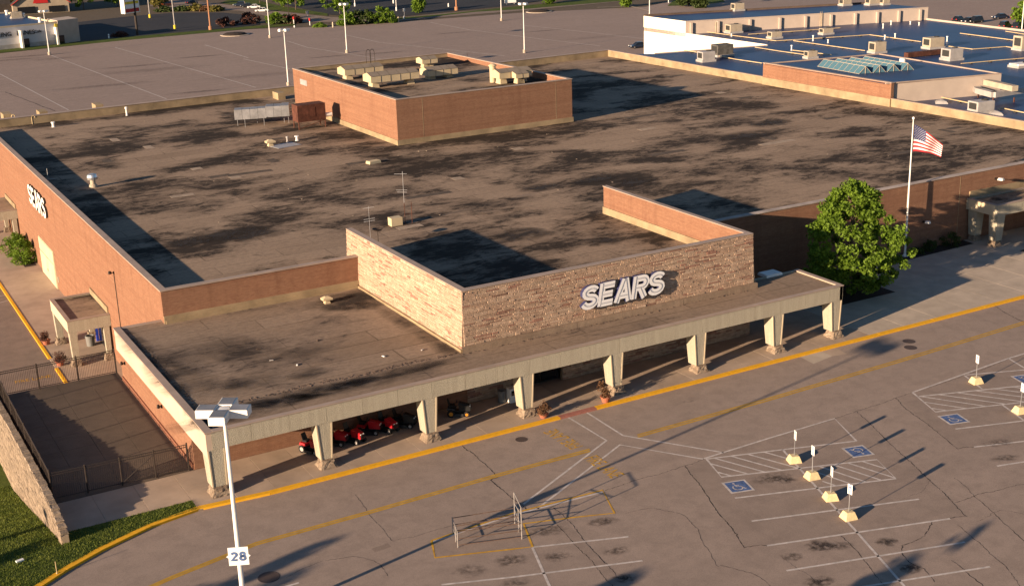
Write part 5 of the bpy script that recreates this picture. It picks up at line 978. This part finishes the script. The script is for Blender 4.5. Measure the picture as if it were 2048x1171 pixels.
c = G(40, 1122, .02); tag(MB().rbox((c.x, c.y), .42, .22, .05, .13, .2).build('litter', 'sign_white'), 'white scrap of litter lying on the lawn', 'litter'); c = G(114, 1146, 0); tag(MB().tube(c, c+Vector((0, 0, .75)), .02, 6).lathe(c, [(.05, -.01), (.045, .06), (.02, .07)], 8).build('marker_stake', 'pipe'), 'thin pale stake in lawn beside the yellow kerb', 'stake')
# ---------------------------------------------------------------- planting
def tree(name, L_, base, h, crown, mat, ncl, per, lsize, clr, seed, trunk=.16, z_lo=.28, group=None, prof_=None, hollow=.35):
    o = thing(name, L_, 'tree' if 'tree' in name else 'shrub', base, group); g_ = np.random.default_rng(seed); base = Vector(base); mb = MB(); mb.tube(base-Vector((0, 0, .1)), base+Vector((0, 0, h*.45)), trunk, 8, trunk*.6); mb.tube(base+Vector((0, 0, h*.45)), base+Vector((.1, .05, h*.85)), trunk*.6, 7, trunk*.2); C_ = []
    pf = prof_ or (lambda t: math.sin(math.pi*min(1, .12+t*.88))**.7)
    while len(C_) < ncl:
        t = g_.uniform(0, 1); a = g_.uniform(0, 6.283); r_ = crown*pf(t)*(1+.19*math.sin(3*a+seed)+.14*math.sin(5*a+2*seed+6*t))*math.sqrt(g_.uniform(hollow, 1)); z_ = h*(z_lo+(1-z_lo)*t)
        C_.append((base.x+r_*math.cos(a), base.y+r_*math.sin(a), base.z+z_-clr*.6, clr*g_.uniform(.7, 1.2)))
    for k in range(min(14, ncl)): p = Vector(C_[k][:3]); zz = max(h*.2, (p.z-base.z)*.6); mb.tube(base+Vector((0, 0, zz)), p, trunk*.3, 6, trunk*.08)
    mb.build('trunk', 'bark', o); leaves('crown', mat, C_, per, clr, lsize, o, seed); return o
tb_ = G(1706, 596, 0); tree('shade_tree', 'full green leafy tree beside the canopy end and flagpole', (59.9, 7.6, -.02), 10.2, 4.2, 'leaf_green', 250, 92, .16, .62, 11, .2, .10, None, lambda t: np.interp(t, [0, .12, .3, .45, .62, .8, .93, 1], [.55, .85, 1.0, .97, .78, .58, .38, .12]), .38)
bed = struct(MB().sheet([(55.5, 5.6, .012), (63.5, 5.6, .012), (63.5, 13.86, .012), (55.5, 13.86, .012)]).build('planting_bed', 'mulch')); struct(MB().sheet([(69.5, 12.0, .012), (81, 12.4, .012), (81, 13.86, .012), (69.5, 13.86, .012)]).build('planting_bed', 'mulch'))
struct(MB().sheet([(82.5, 4.6, .012), (92, 4.6, .012), (92, 8.2, .012), (82.5, 8.2, .012)]).build('planting_bed', 'mulch'))
for i, (x, y, h, r_) in enumerate([(75.8, 13.1, 1.1, .8), (78.6, 13.1, 1.4, .9), (74, 13.2, .6, .6), (86.5, 6.5, 1.2, 1.0)]): tree('low_shrub', ['dark low shrub in the bed beside the flagpole', 'dark rounder shrub farther right in the flagpole bed', 'small dark shrub at the flagpole foot', 'yellowish shrub in the bed at right picture edge'][i], (x, y, 0), h, r_, 'leaf_dark' if i < 3 else 'leaf_yellow', 22, 40, .09, .3, 30+i, .04, .05, 'shrubs in the front beds')
hb = [G(x, y, ZL+.09) for x, y in ((28, 506), (50, 534), (73, 530), (52, 502))]; struct(MB().sheet([tuple(p) for p in hb]).build('planting_bed', 'mulch')); hc = (hb[0]+hb[1]+hb[2]+hb[3])/4
for i, dy_ in enumerate((-1.6, 2.4)): tree('clipped_shrub', ['nearer half of clipped green shrub against the side wall', 'farther half of clipped green shrub against the side wall'][i], (hc.x-.2, hc.y+dy_, ZL+.08), 2.9, 1.5, 'leaf_green', 60, 60, .11, .5, 41+i, .06, .05, 'clipped shrubs by the side wall')
# trees outside the picture whose shadows reach across the street
for i, (px, py, h, cr_, off_, nc) in enumerate([(650, 1082, 8.0, 1.5, 1.0, 20), (600, 1140, 9.0, 1.8, 1.0, 26), (1310, 1128, 8.0, 1.3, 1.0, 12), (1960, 1030, 9.5, 1.2, 1.0, 8), (1850, 1105, 8.0, 1.2, 1.0, 8), (110, 1015, 8.5, 1.2, .98, 14), (120, 1062, 7.5, 1.4, .98, 16), (2010, 1000, 9, .9, 1.0, 5)]):
    q = G(px, py, 0); s_ = h*off_/math.tan(R(SUN_EL)); x, y = q.x-math.cos(R(SUN_AZ))*s_, q.y-math.sin(R(SUN_AZ))*s_
    tree('street_tree', ['first','second','third','fourth','fifth','sixth','seventh','eighth'][i]+' young street tree standing left of the picture edge', (x, y, ZR if y < -5 else -2), h+(2 if y >= -5 else 0), cr_, 'leaf_green', nc, 30, .26, .55, 60+i, .07, .5, 'street trees out of the picture to the left')
# ================================================================== BACKGROUND
# bowling hall
b0, b1 = G(-180, 118, ZL), G(120, 88, ZL); b2 = G(161, 82.5, ZL); du = (b1-b0).normalized(); dn = Vector((-du.y, du.x, 0)); HB = 6.0
o = thing('bowling_hall', 'low white bowling hall, wall toned as in shade, with black lettering and blue flat roof', 'building', (b1.x, b1.y, ZL)); d2 = 46
P = [(b0.x, b0.y), (b1.x, b1.y), (b1.x+dn.x*d2, b1.y+dn.y*d2), (b0.x+dn.x*d2, b0.y+dn.y*d2)]
MB().prism(P, ZL, ZL+HB-.2).build('wall', 'hall_white_shaded', o); MB().sheet([(x, y, ZL+HB-.19) for x, y in P]).build('roof', 'mall_roof', o)
for a, b in ((P[1], P[2]), (P[2], P[3]), (P[0], P[1])): mwall('coping', a, b, ZL+HB-.2, ZL+HB+.25, .4, 'cream', o)
f0 = [b1+du*.0-dn*.1, b2+dn*2]; MB().prism([(b1.x-dn.x*.3, b1.y-dn.y*.3), (b2.x, b2.y), (b2.x+dn.x*8, b2.y+dn.y*8), (b1.x+dn.x*8, b1.y+dn.y*8)], ZL, ZL+HB+.5).build('end_block', 'mall_grey', o)
MB().prism([(b0.x-dn.x*.08, b0.y-dn.y*.08), (b1.x-du.x*.6-dn.x*.08, b1.y-du.y*.6-dn.y*.08), (b1.x-du.x*.6, b1.y-du.y*.6), (b0.x, b0.y)], ZL, ZL+1.2).build('wall_base', 'unit_grey', o)
c = b1-dn*.2; MB().rbox((c.x-du.x*.5, c.y-du.y*.5), .7, .3, ZL+.3, ZL+HB-.3, math.atan2(du.y, du.x)).build('yellow_trim', 'bright_yellow', o)
for px in (33, 112): c = G(px, 95-px*.06, ZL); c = b0+du*(c-b0).dot(du); p = c-dn*.9; MB().rbox((p.x, p.y), .5, 2.0, ZL, ZL+HB-1.2, math.atan2(du.y, du.x)).build('porch_fin', 'white_wall', o); p = c-dn*.4+du*1.2; MB().rbox((p.x, p.y), 2, .3, ZL+.1, ZL+2.4, math.atan2(du.y, du.x)).build('door', 'glass_dark', o)
def facetext(txt, px, py, size, off_, dist=.15):
    v = _ray(px, py); v = Vector(v); t = ((b0-Vector(CAM)).dot(dn)-dist)/v.dot(dn); q = Vector(CAM)+v*t; me = textmesh(txt, size, off_, .04); me.materials.append(MATS['black_paint']); w_ = link('wall_lettering', me, o); w_.matrix_parent_inverse = Matrix(); w_.location = q-o.location; w_.rotation_euler = (math.pi/2, 0, math.atan2(du.y, du.x)); return w_
facetext('VIKING', 3, 70.5, 1.7, .02).scale = (1.0, 1, 1); facetext('LANES', 52, 65.8, 1.7, .02).scale = (1.0, 1, 1); facetext('Cafe', 76, 63, 1.1, .0)
hvac('rooftop unit on the bowling hall roof', 33, 37, ZL+HB-.19, 3.0, 2.4, 1.6, 'unit_beige', 0, .3, None)
for i, (px, py) in enumerate(((14, 30), (47, 36), (80, 45))): c = G(px, py, ZL+HB-.19); tag(MB().lathe(c, [(.5, 0), (.4, .2), (.4, 1.0), (.6, 1.05), (.5, 1.4)], 10).build('vent_pipe', 'white_metal'), ['left white vent on the bowling hall roof', 'right white vent beside bowling hall unit', 'tiny white vent nearest the bowling hall front'][i], 'vent pipe', 'bowling hall roof vents')
# restaurant with gable
c = G(84, 27, ZL); o = thing('restaurant', 'gabled restaurant with red name sign and dark roof at top left', 'building', c); x, y = c.x, c.y; Wd, Dp, Hh, Rr = 9.5, 30, 3.6, 6.5; rz = -.1
ca, sa = math.cos(rz), math.sin(rz); Lq = lambda u, v, z: (x+u*ca-v*sa, y+u*sa+v*ca, ZL+z)
MB().add([Lq(-Wd, 0, 0), Lq(Wd, 0, 0), Lq(Wd, Dp, 0), Lq(-Wd, Dp, 0), Lq(-Wd, 0, Hh), Lq(Wd, 0, Hh), Lq(Wd, Dp, Hh), Lq(-Wd, Dp, Hh), Lq(0, 0, Rr+Hh), Lq(0, Dp, Rr+Hh)], [(0, 1, 5, 8, 4), (1, 2, 6, 5), (2, 3, 7, 9, 6), (3, 0, 4, 7)]).build('wall', 'siding', o)
MB().add([Lq(-Wd-.6, -.6, Hh-.3), Lq(0, -.6, Rr+Hh+.1), Lq(0, Dp, Rr+Hh+.1), Lq(-Wd-.6, Dp, Hh-.3), Lq(Wd+.6, -.6, Hh-.3), Lq(Wd+.6, Dp, Hh-.3)], [(0, 1, 2, 3), (1, 4, 5, 2)]).build('roof', 'shingle_dark', o)
mb = MB(); mb.tube(Lq(-Wd-.6, -.65, Hh-.3), Lq(0, -.65, Rr+Hh+.1), .14, 6).tube(Lq(Wd+.6, -.65, Hh-.3), Lq(0, -.65, Rr+Hh+.1), .14, 6); mb.build('bargeboard', 'red_paint', o)
sg = MB().add([Lq(-2.6, -.3, 3.6), Lq(2.6, -.3, 3.6), Lq(2.3, -.3, 4.9), Lq(-2.0, -.3, 5.2)], [(0, 1, 2, 3)]).build('name_board', 'red_paint', o)
MB().add([Lq(u, -.32, z) for u, z in ((-8, .3), (-2, .3), (-2, 2.6), (-8, 2.6))], [(0, 1, 2, 3)]).build('window', 'glass_dark', o); MB().add([Lq(u, -.32, z) for u, z in ((2.5, .3), (8, .3), (8, 2.4), (2.5, 2.4))], [(0, 1, 2, 3)]).build('window', 'glass_dark', o)
MB().add([Lq(-28, 6, 0), Lq(-9.6, 6, 0), Lq(-9.6, 26, 0), Lq(-28, 26, 0), Lq(-28, 6, 3.6), Lq(-9.6, 6, 3.6), Lq(-9.6, 26, 3.6), Lq(-28, 26, 3.6), Lq(-24, 14, 7), Lq(-9.6, 14, 7)], [(0, 1, 5, 4), (3, 0, 4, 7), (4, 5, 9, 8), (7, 4, 8), (6, 7, 8, 9)]).build('side_wing', 'shingle_dark', o)
c = G(150, -8, ZL); o = thing('dark_roofed_house', 'dark roofed building behind the restaurant at the top edge', 'building', c); MB().rbox((c.x, c.y+10), 34, 18, ZL, ZL+4, 0).build('wall', 'siding', o); MB().rbox((c.x, c.y+10), 36, 20, ZL+4, ZL+8, 0, .45).build('roof', 'shingle_dark', o)
c = G(630, -10, ZL); o = thing('distant_shop', 'low cream shop front at the top edge beyond trees', 'building', c); MB().rbox((c.x, c.y+8), 26, 12, ZL, ZL+4.5, -.3).build('wall', 'siding', o); MB().rbox((c.x, c.y+8), 27, 13, ZL+4.5, ZL+4.9, -.3).build('roof', 'roof_brown', o)
# pylon sign
c = G(275, 71, ZL); o = thing('pylon_sign', 'tall roadside sign with white and yellow boards on brown post', 'sign', c); MB().tube(c, c+Vector((0, 0, 13)), .38, 10).build('post', 'dark_metal', o); MB().rbox((c.x-1.2, c.y), 6.0, 1.6, ZL+6.6, ZL+12.6, .55).build('cabinet', 'white_wall', o); e = Vector((math.cos(.55), math.sin(.55), 0)); n = Vector((e.y, -e.x, 0))
for z0_, z1_, m in ((11.3, 12.3, 'sign_white'), (10.1, 11.1, 'sign_white'), (9.2, 9.9, 'bright_yellow'), (8.1, 9.0, 'sign_white'), (6.9, 7.9, 'mower_red')): q = Vector((c.x-1.2, c.y, ZL))+n*.83; MB().add([q-e*2.7+Vector((0, 0, z0_)), q+e*2.7+Vector((0, 0, z0_)), q+e*2.7+Vector((0, 0, z1_)), q-e*2.7+Vector((0, 0, z1_))], [(0, 1, 2, 3)]).build('board', m, o)
# thin poles
for L_, px, py, h, r_, m, foot in [('grey pole with yellow foot farther from camera', 300, 36, 13, .18, 'unit_grey', 'bright_yellow'), ('grey pole with yellow foot nearer camera', 350, 58, 14, .18, 'unit_grey', 'bright_yellow'), ('orange-brown utility pole by the red shrubs', 421, 60, 16, .25, 'orange_pole', None), ('orange-brown utility pole in the far verge', 913, 21, 14, .28, 'orange_pole', None), ('dark thin pole by the far crossing', 578, 35, 12, .12, 'dark_metal', None), ('thin white pole in the far dark lot, left one', 787, 7, 9, .12, 'white_metal', None), ('thin white pole in the far dark lot, right one', 793, 22, 9, .12, 'white_metal', None), ('short white lamp left of trees in far lot', 710, 13, 9, .12, 'white_metal', None)]:
    c = G(px, py, ZL); o = thing('utility_pole', L_, 'pole', c, 'thin poles in the distance'); MB().tube(c, c+Vector((0, 0, h)), r_, 8, r_*.8).build('shaft', m, o)
    MB().lathe(c, [(r_*2.2, 0), (r_*2.2, 1.1), (r_*1.4, 1.2), (.02, 1.21)], 10).build('pole_foot', foot or m, o)
# stop signs, bollards
for L_, px, py in [('left red and white stop post at the far junction', 588, 48), ('right red and white stop post at the far junction', 620, 51), ('red stop post at far right island', 1337, 6)]:
    c = G(px, py, ZL); o = thing('stop_post', L_, 'sign', c, 'red stop posts'); MB().tube(c, c+Vector((0, 0, 1.4)), .12, 8).build('post', 'sign_white', o); MB().lathe(c+Vector((0, 0, 1.3)), [(.2, 0), (.3, .1), (.3, .8), (.2, .9)], 8).build('sign_drum', 'red_paint', o)
for L_, px, py, h in [('pale bollard left of the hedge', 666, 55, 1.6), ('pale bollard right of the hedge', 797, 45, 1.7), ('white marker in far verge', 218, 77, 1.3), ('short white stub near stop posts', 589, 55, .6), ('pink marker post in far lot', 897, 14, 1.2), ('small white cone by the far crossing', 808, 38, .9)]:
    c = G(px, py, ZL); tag(MB().lathe(c, [(.22, 0), (.2, h*.8), (.16, h*.95), (.05, h)], 10).build('bollard', 'cream' if 'pale' in L_ else 'sign_white'), L_, 'bollard', 'bollards in the distance')
c = G(809, 34, ZL); o = thing('road_sign', 'small white road sign by the far crossing', 'sign', c); MB().tube(c, c+Vector((0, 0, 2.6)), .06, 6).build('post', 'galv', o); MB().rbox((c.x, c.y), .7, .06, ZL+1.7, ZL+2.7, .2).build('sign_plate', 'sign_white', o)
c = G(616, 42, ZL); o = thing('road_sign', 'grey backed road sign left of the far junction', 'sign', c); MB().tube(c, c+Vector((0, 0, 3)), .06, 6).build('post', 'galv', o); MB().rbox((c.x, c.y), 1.0, .06, ZL+2.1, ZL+3.1, .2).build('sign_plate', 'unit_grey', o)
c = G(1021, 9, ZL); o = thing('notice_board', 'white notice board on far grass verge', 'sign', c); MB().rbox((c.x, c.y), 4.0, .3, ZL+.5, ZL+2.6, -.2).build('board', 'sign_white', o); MB().rbox((c.x-1.5, c.y), .2, .2, ZL, ZL+.5).build('post', 'unit_grey', o); MB().rbox((c.x+1.5, c.y), .2, .2, ZL, ZL+.5).build('post', 'unit_grey', o)
# ---------------------------------------------------------------- cars
flat('car_black', (.012, .013, .016), .25, 0, .6); flat('car_navy', (.012, .018, .035), .25, 0, .6); flat('car_white', (.7, .7, .69), .3); flat('car_red', (.45, .02, .03), .3, 0, .6); flat('car_orange', (.5, .12, .05), .35); flat('tail_red', (.5, .02, .02), .3)
def car(L_, px, py, rz, mat, suv=False, z=ZL, group='cars parked in the distance'):
    c = G(px, py, z); o = thing('parked_car', L_, 'car', (0, 0, 0), group); H1, H2 = (.95, 1.75) if suv else (.85, 1.42); w_ = .9
    sec = [(-2.25, .45, .80), (-2.2, .28, H1-.02), (-1.6, .24, H1+.02), (.0, .22, H1), (1.1, .24, H1-.02), (2.0, .26, H1-.16), (2.25, .36, .6)]; mb = MB(); vs = []
    for x, zb, zt in sec:
        k_ = .92 if abs(x) > 2.1 else 1.0; vs += [(x, -w_*k_*.94, zb), (x, -w_*k_, (zb+zt)*.5), (x, -w_*k_*.93, zt), (x, w_*k_*.93, zt), (x, w_*k_, (zb+zt)*.5), (x, w_*k_*.94, zb)]
    fs = [tuple(range(5, -1, -1)), tuple(range(36, 42))]
    for i in range(6):
        for j in range(6): fs.append((i*6+j, i*6+(j+1) % 6, i*6+6+(j+1) % 6, i*6+6+j))
    bd_ = mb.add(vs, fs).build('body', mat, o, False); xr = (-2.1, -1.75) if suv else (-1.75, -.95); xf = (1.0, .35)
    cab = MB().add([(xr[0], -.82, H1), (xf[0], -.82, H1-.02), (xf[0], .82, H1-.02), (xr[0], .82, H1), (xr[1], -.62, H2), (xf[1], -.62, H2), (xf[1], .62, H2), (xr[1], .62, H2)], [(0, 1, 5, 4), (1, 2, 6, 5), (2, 3, 7, 6), (3, 0, 4, 7)]).build('glazing', 'glass_dark', o)
    MB().rbox(((xr[1]+xf[1])/2, 0), xf[1]-xr[1]+.12, 1.3, H2-.02, H2+.05, 0, .93).build('car_roof', mat, o)
    for xa, xb in ((xr[0], xr[1]), (xf[0], xf[1]), (-.35, -.35)):
        for s in (-1, 1): MB().tube((xa, s*.83, H1-.02), (xb, s*.63, H2), .035, 5).build('pillar', mat, o)
    for x, y in ((-1.4, .82), (-1.4, -.82), (1.4, .82), (1.4, -.82)): wh = MB().tube((x, y-.11, .33), (x, y+.11, .33), .33, 14).build('wheel', 'tyre', o); s = 1 if y > 0 else -1; MB().tube((x, y+s*.11, .33), (x, y+s*.125, .33), .2, 10).build('rim', 'chrome', wh)
    for s in (-1, 1): MB().rbox((2.2, s*.6), .1, .36, .6, .74).build('headlight', 'lamp_white', bd_); MB().rbox((-2.22, s*.62), .08, .32, .68, .84).build('taillight', 'tail_red', bd_)
    o.location = (c.x, c.y, z); o.rotation_euler = (0, 0, rz); return o
for L_, px, py, rz, m, s in [('dark car beside the white mall wall', 1276, 96, 3.0, 'car_navy', False), ('dark hatchback leftmost by the mall roof edge', 1917, 43, .2, 'car_black', False), ('dark low car between two others at the roof edge', 1936, 46, 3.3, 'car_black', False), ('black estate car largest at the roof edge', 1950, 46, 3.05, 'car_black', True), ('navy saloon parked farther out right', 2000, 38, 2.95, 'car_navy', False), ('red car at right picture edge', 2038, 38, 2.9, 'car_red', True), ('dark car in shade below the right pole', 2010, 56, .3, 'car_black', True), ('second dark car in shade with pale roof rack', 2036, 58, .3, 'car_black', True),
                         ('white car in front of the far pole', 524, 24, 2.7, 'car_white', False), ('white car at the far row end', 508, 17, 2.7, 'car_white', False), ('dark car in the far row beside the white one', 494, 15, 2.7, 'car_black', False), ('navy car leftmost in the far row', 479, 13, 2.7, 'car_navy', True), ('orange-red van parked by far trees', 335, 12, .4, 'car_orange', True), ('dark car right of the orange van', 384, 8, .3, 'car_black', False)]: car(L_, px, py, rz, m, s)
# trolley row behind the store
c = G(880, 117, ZL); o = thing('trolley_row', 'row of blue and grey shopping trolleys in rail pen behind penthouse', 'trolleys', c)
for i in range(7): MB().rbox((c.x-1.6+i*.55, c.y-.3*i*.2), .5, .7, ZL+.35, ZL+1.0, -.2, 1.2).build('trolley_basket', ['blue_paint', 'galv', 'galv', 'sign_blue', 'red_paint', 'galv', 'glass_dark'][i], o)
for s in (-1.2, 1.2): MB().tube((c.x-4, c.y+s, ZL+1.0), (c.x+6, c.y+s-1.5, ZL+1.0), .05, 6).build('pen_rail', 'galv', o)
for u in (-4, 0, 6): MB().tube((c.x+u, c.y-1.2-(u+4)*.15, ZL), (c.x+u, c.y-1.2-(u+4)*.15, ZL+1.1), .05, 6).build('pen_post', 'dark_metal', o)
# ---------------------------------------------------------------- distant trees and hedges
ft = [('green tree right of the restaurant', 168, 20, 9, 4.2, 'leaf_green'), ('tall green tree behind the pylon sign', 236, 14, 10, 4.5, 'leaf_green'), ('small yellow-green tree before the restaurant', 25, 26, 6, 4.0, 'leaf_yellow'), ('tree left of far lot at the top edge', 568, 14, 8, 4.0, 'leaf_green'), ('tree at the top edge above the stop posts', 592, 20, 9, 3.5, 'leaf_green'), ('bigger tree hiding the far lot corner', 680, 28, 9, 5.0, 'leaf_green'), ('tree near the left of the far lot trees', 655, 12, 11, 5.0, 'leaf_dark'), ('dark tree behind the far row of cars', 520, 6, 9, 4.0, 'leaf_dark'), ('slim young tree in far verge', 838, 26, 6, 2.0, 'leaf_green'), ('tree at top edge beyond far lot', 1096, 8, 6, 2.5, 'leaf_green'), ('tree on the far right traffic island', 1250, 14, 6, 1.6, 'leaf_green'), ('round dark bush on planted island', 1376, 13, 6.0, 4.2, 'leaf_dark'), ('small conifer beside the round bush', 1400, 16, 4.0, 1.6, 'leaf_dark'), ('green tree cut by right picture edge near mall', 2050, 55, 7, 3.2, 'leaf_green'), ('tree at top left picture corner', 262, 4, 9, 4.2, 'leaf_dark'), ('young tree in verge beside grey pole', 318, 18, 7, 3, 'leaf_yellow')]
for i, (L_, px, py, h, r_, m) in enumerate(ft): tree('distant_tree', L_, tuple(G(px, py, ZL)), h, r_, m, 36, 45, .42, 1.2, 100+i, .2, .25, 'trees beyond the rear lot')
fs_ = [('dark red shrub by orange pole', 452, 52, 2.6, 3.6, 'leaf_red'), ('red shrub left of the far light pole', 500, 47, 3.6, 3.6, 'leaf_red'), ('green bush left of the dark hedge', 552, 47, 3.4, 3.2, 'leaf_green'), ('dark bush beside the far crossing', 585, 46, 2.8, 3.4, 'leaf_red'), ('dark bush between green bush and crossing', 570, 47, 2.8, 3.0, 'leaf_dark'), ('left end bush of the thick hedge', 692, 50, 4.4, 3.6, 'leaf_green'), ('second bush of the thick hedge', 714, 48, 4.0, 3.6, 'leaf_dark'), ('third bush of the thick hedge', 735, 47, 4.2, 3.6, 'leaf_dark'), ('right tall bush of the thick hedge', 758, 46, 5.0, 4.0, 'leaf_green'), ('end bush of the thick hedge on the right', 774, 46, 4.4, 3.0, 'leaf_green'), ('small tuft between stop post and bollard', 640, 54, 1.3, 2.0, 'leaf_green'), ('yellow shrub in the far bed', 392, 21, 2.4, 3.4, 'leaf_yellow'), ('second yellow shrub in the far bed', 432, 22, 2.0, 2.6, 'leaf_yellow'), ('brown shrub in the far bed', 412, 21.5, 1.8, 2.6, 'leaf_brown'), ('low shrub by the black building edge', 330, 23, 1.8, 3.0, 'leaf_dark'), ('dark shrub near the bed left end', 365, 22, 1.8, 2.6, 'leaf_dark'), ('dark red mound in side lot', 240, 73, 1.5, 2.2, 'leaf_red')]
for i, (L_, px, py, h, r_, m) in enumerate(fs_): tree('distant_shrub', L_, tuple(G(px, py, ZL)), h, r_, m, 30, 40, .34, .9, 140+i, .06, .05, 'shrubs beyond the rear lot')
for i, (px, py) in enumerate(((470, 70), (1078, 24))):
    c = G(px, py, ZL); o = struct(MB().lathe(c, [(4.2, 0), (4.2, .15), (3.8, .16), (3.6, .16), (.05, .5)], 20).build('planter_island', 'concrete_pale'))
    MB().lathe(c+Vector((0, 0, .1)), [(3.7, 0), (2.8, .5), (.1, .8)], 16).build('mulch_mound', 'mulch', o)
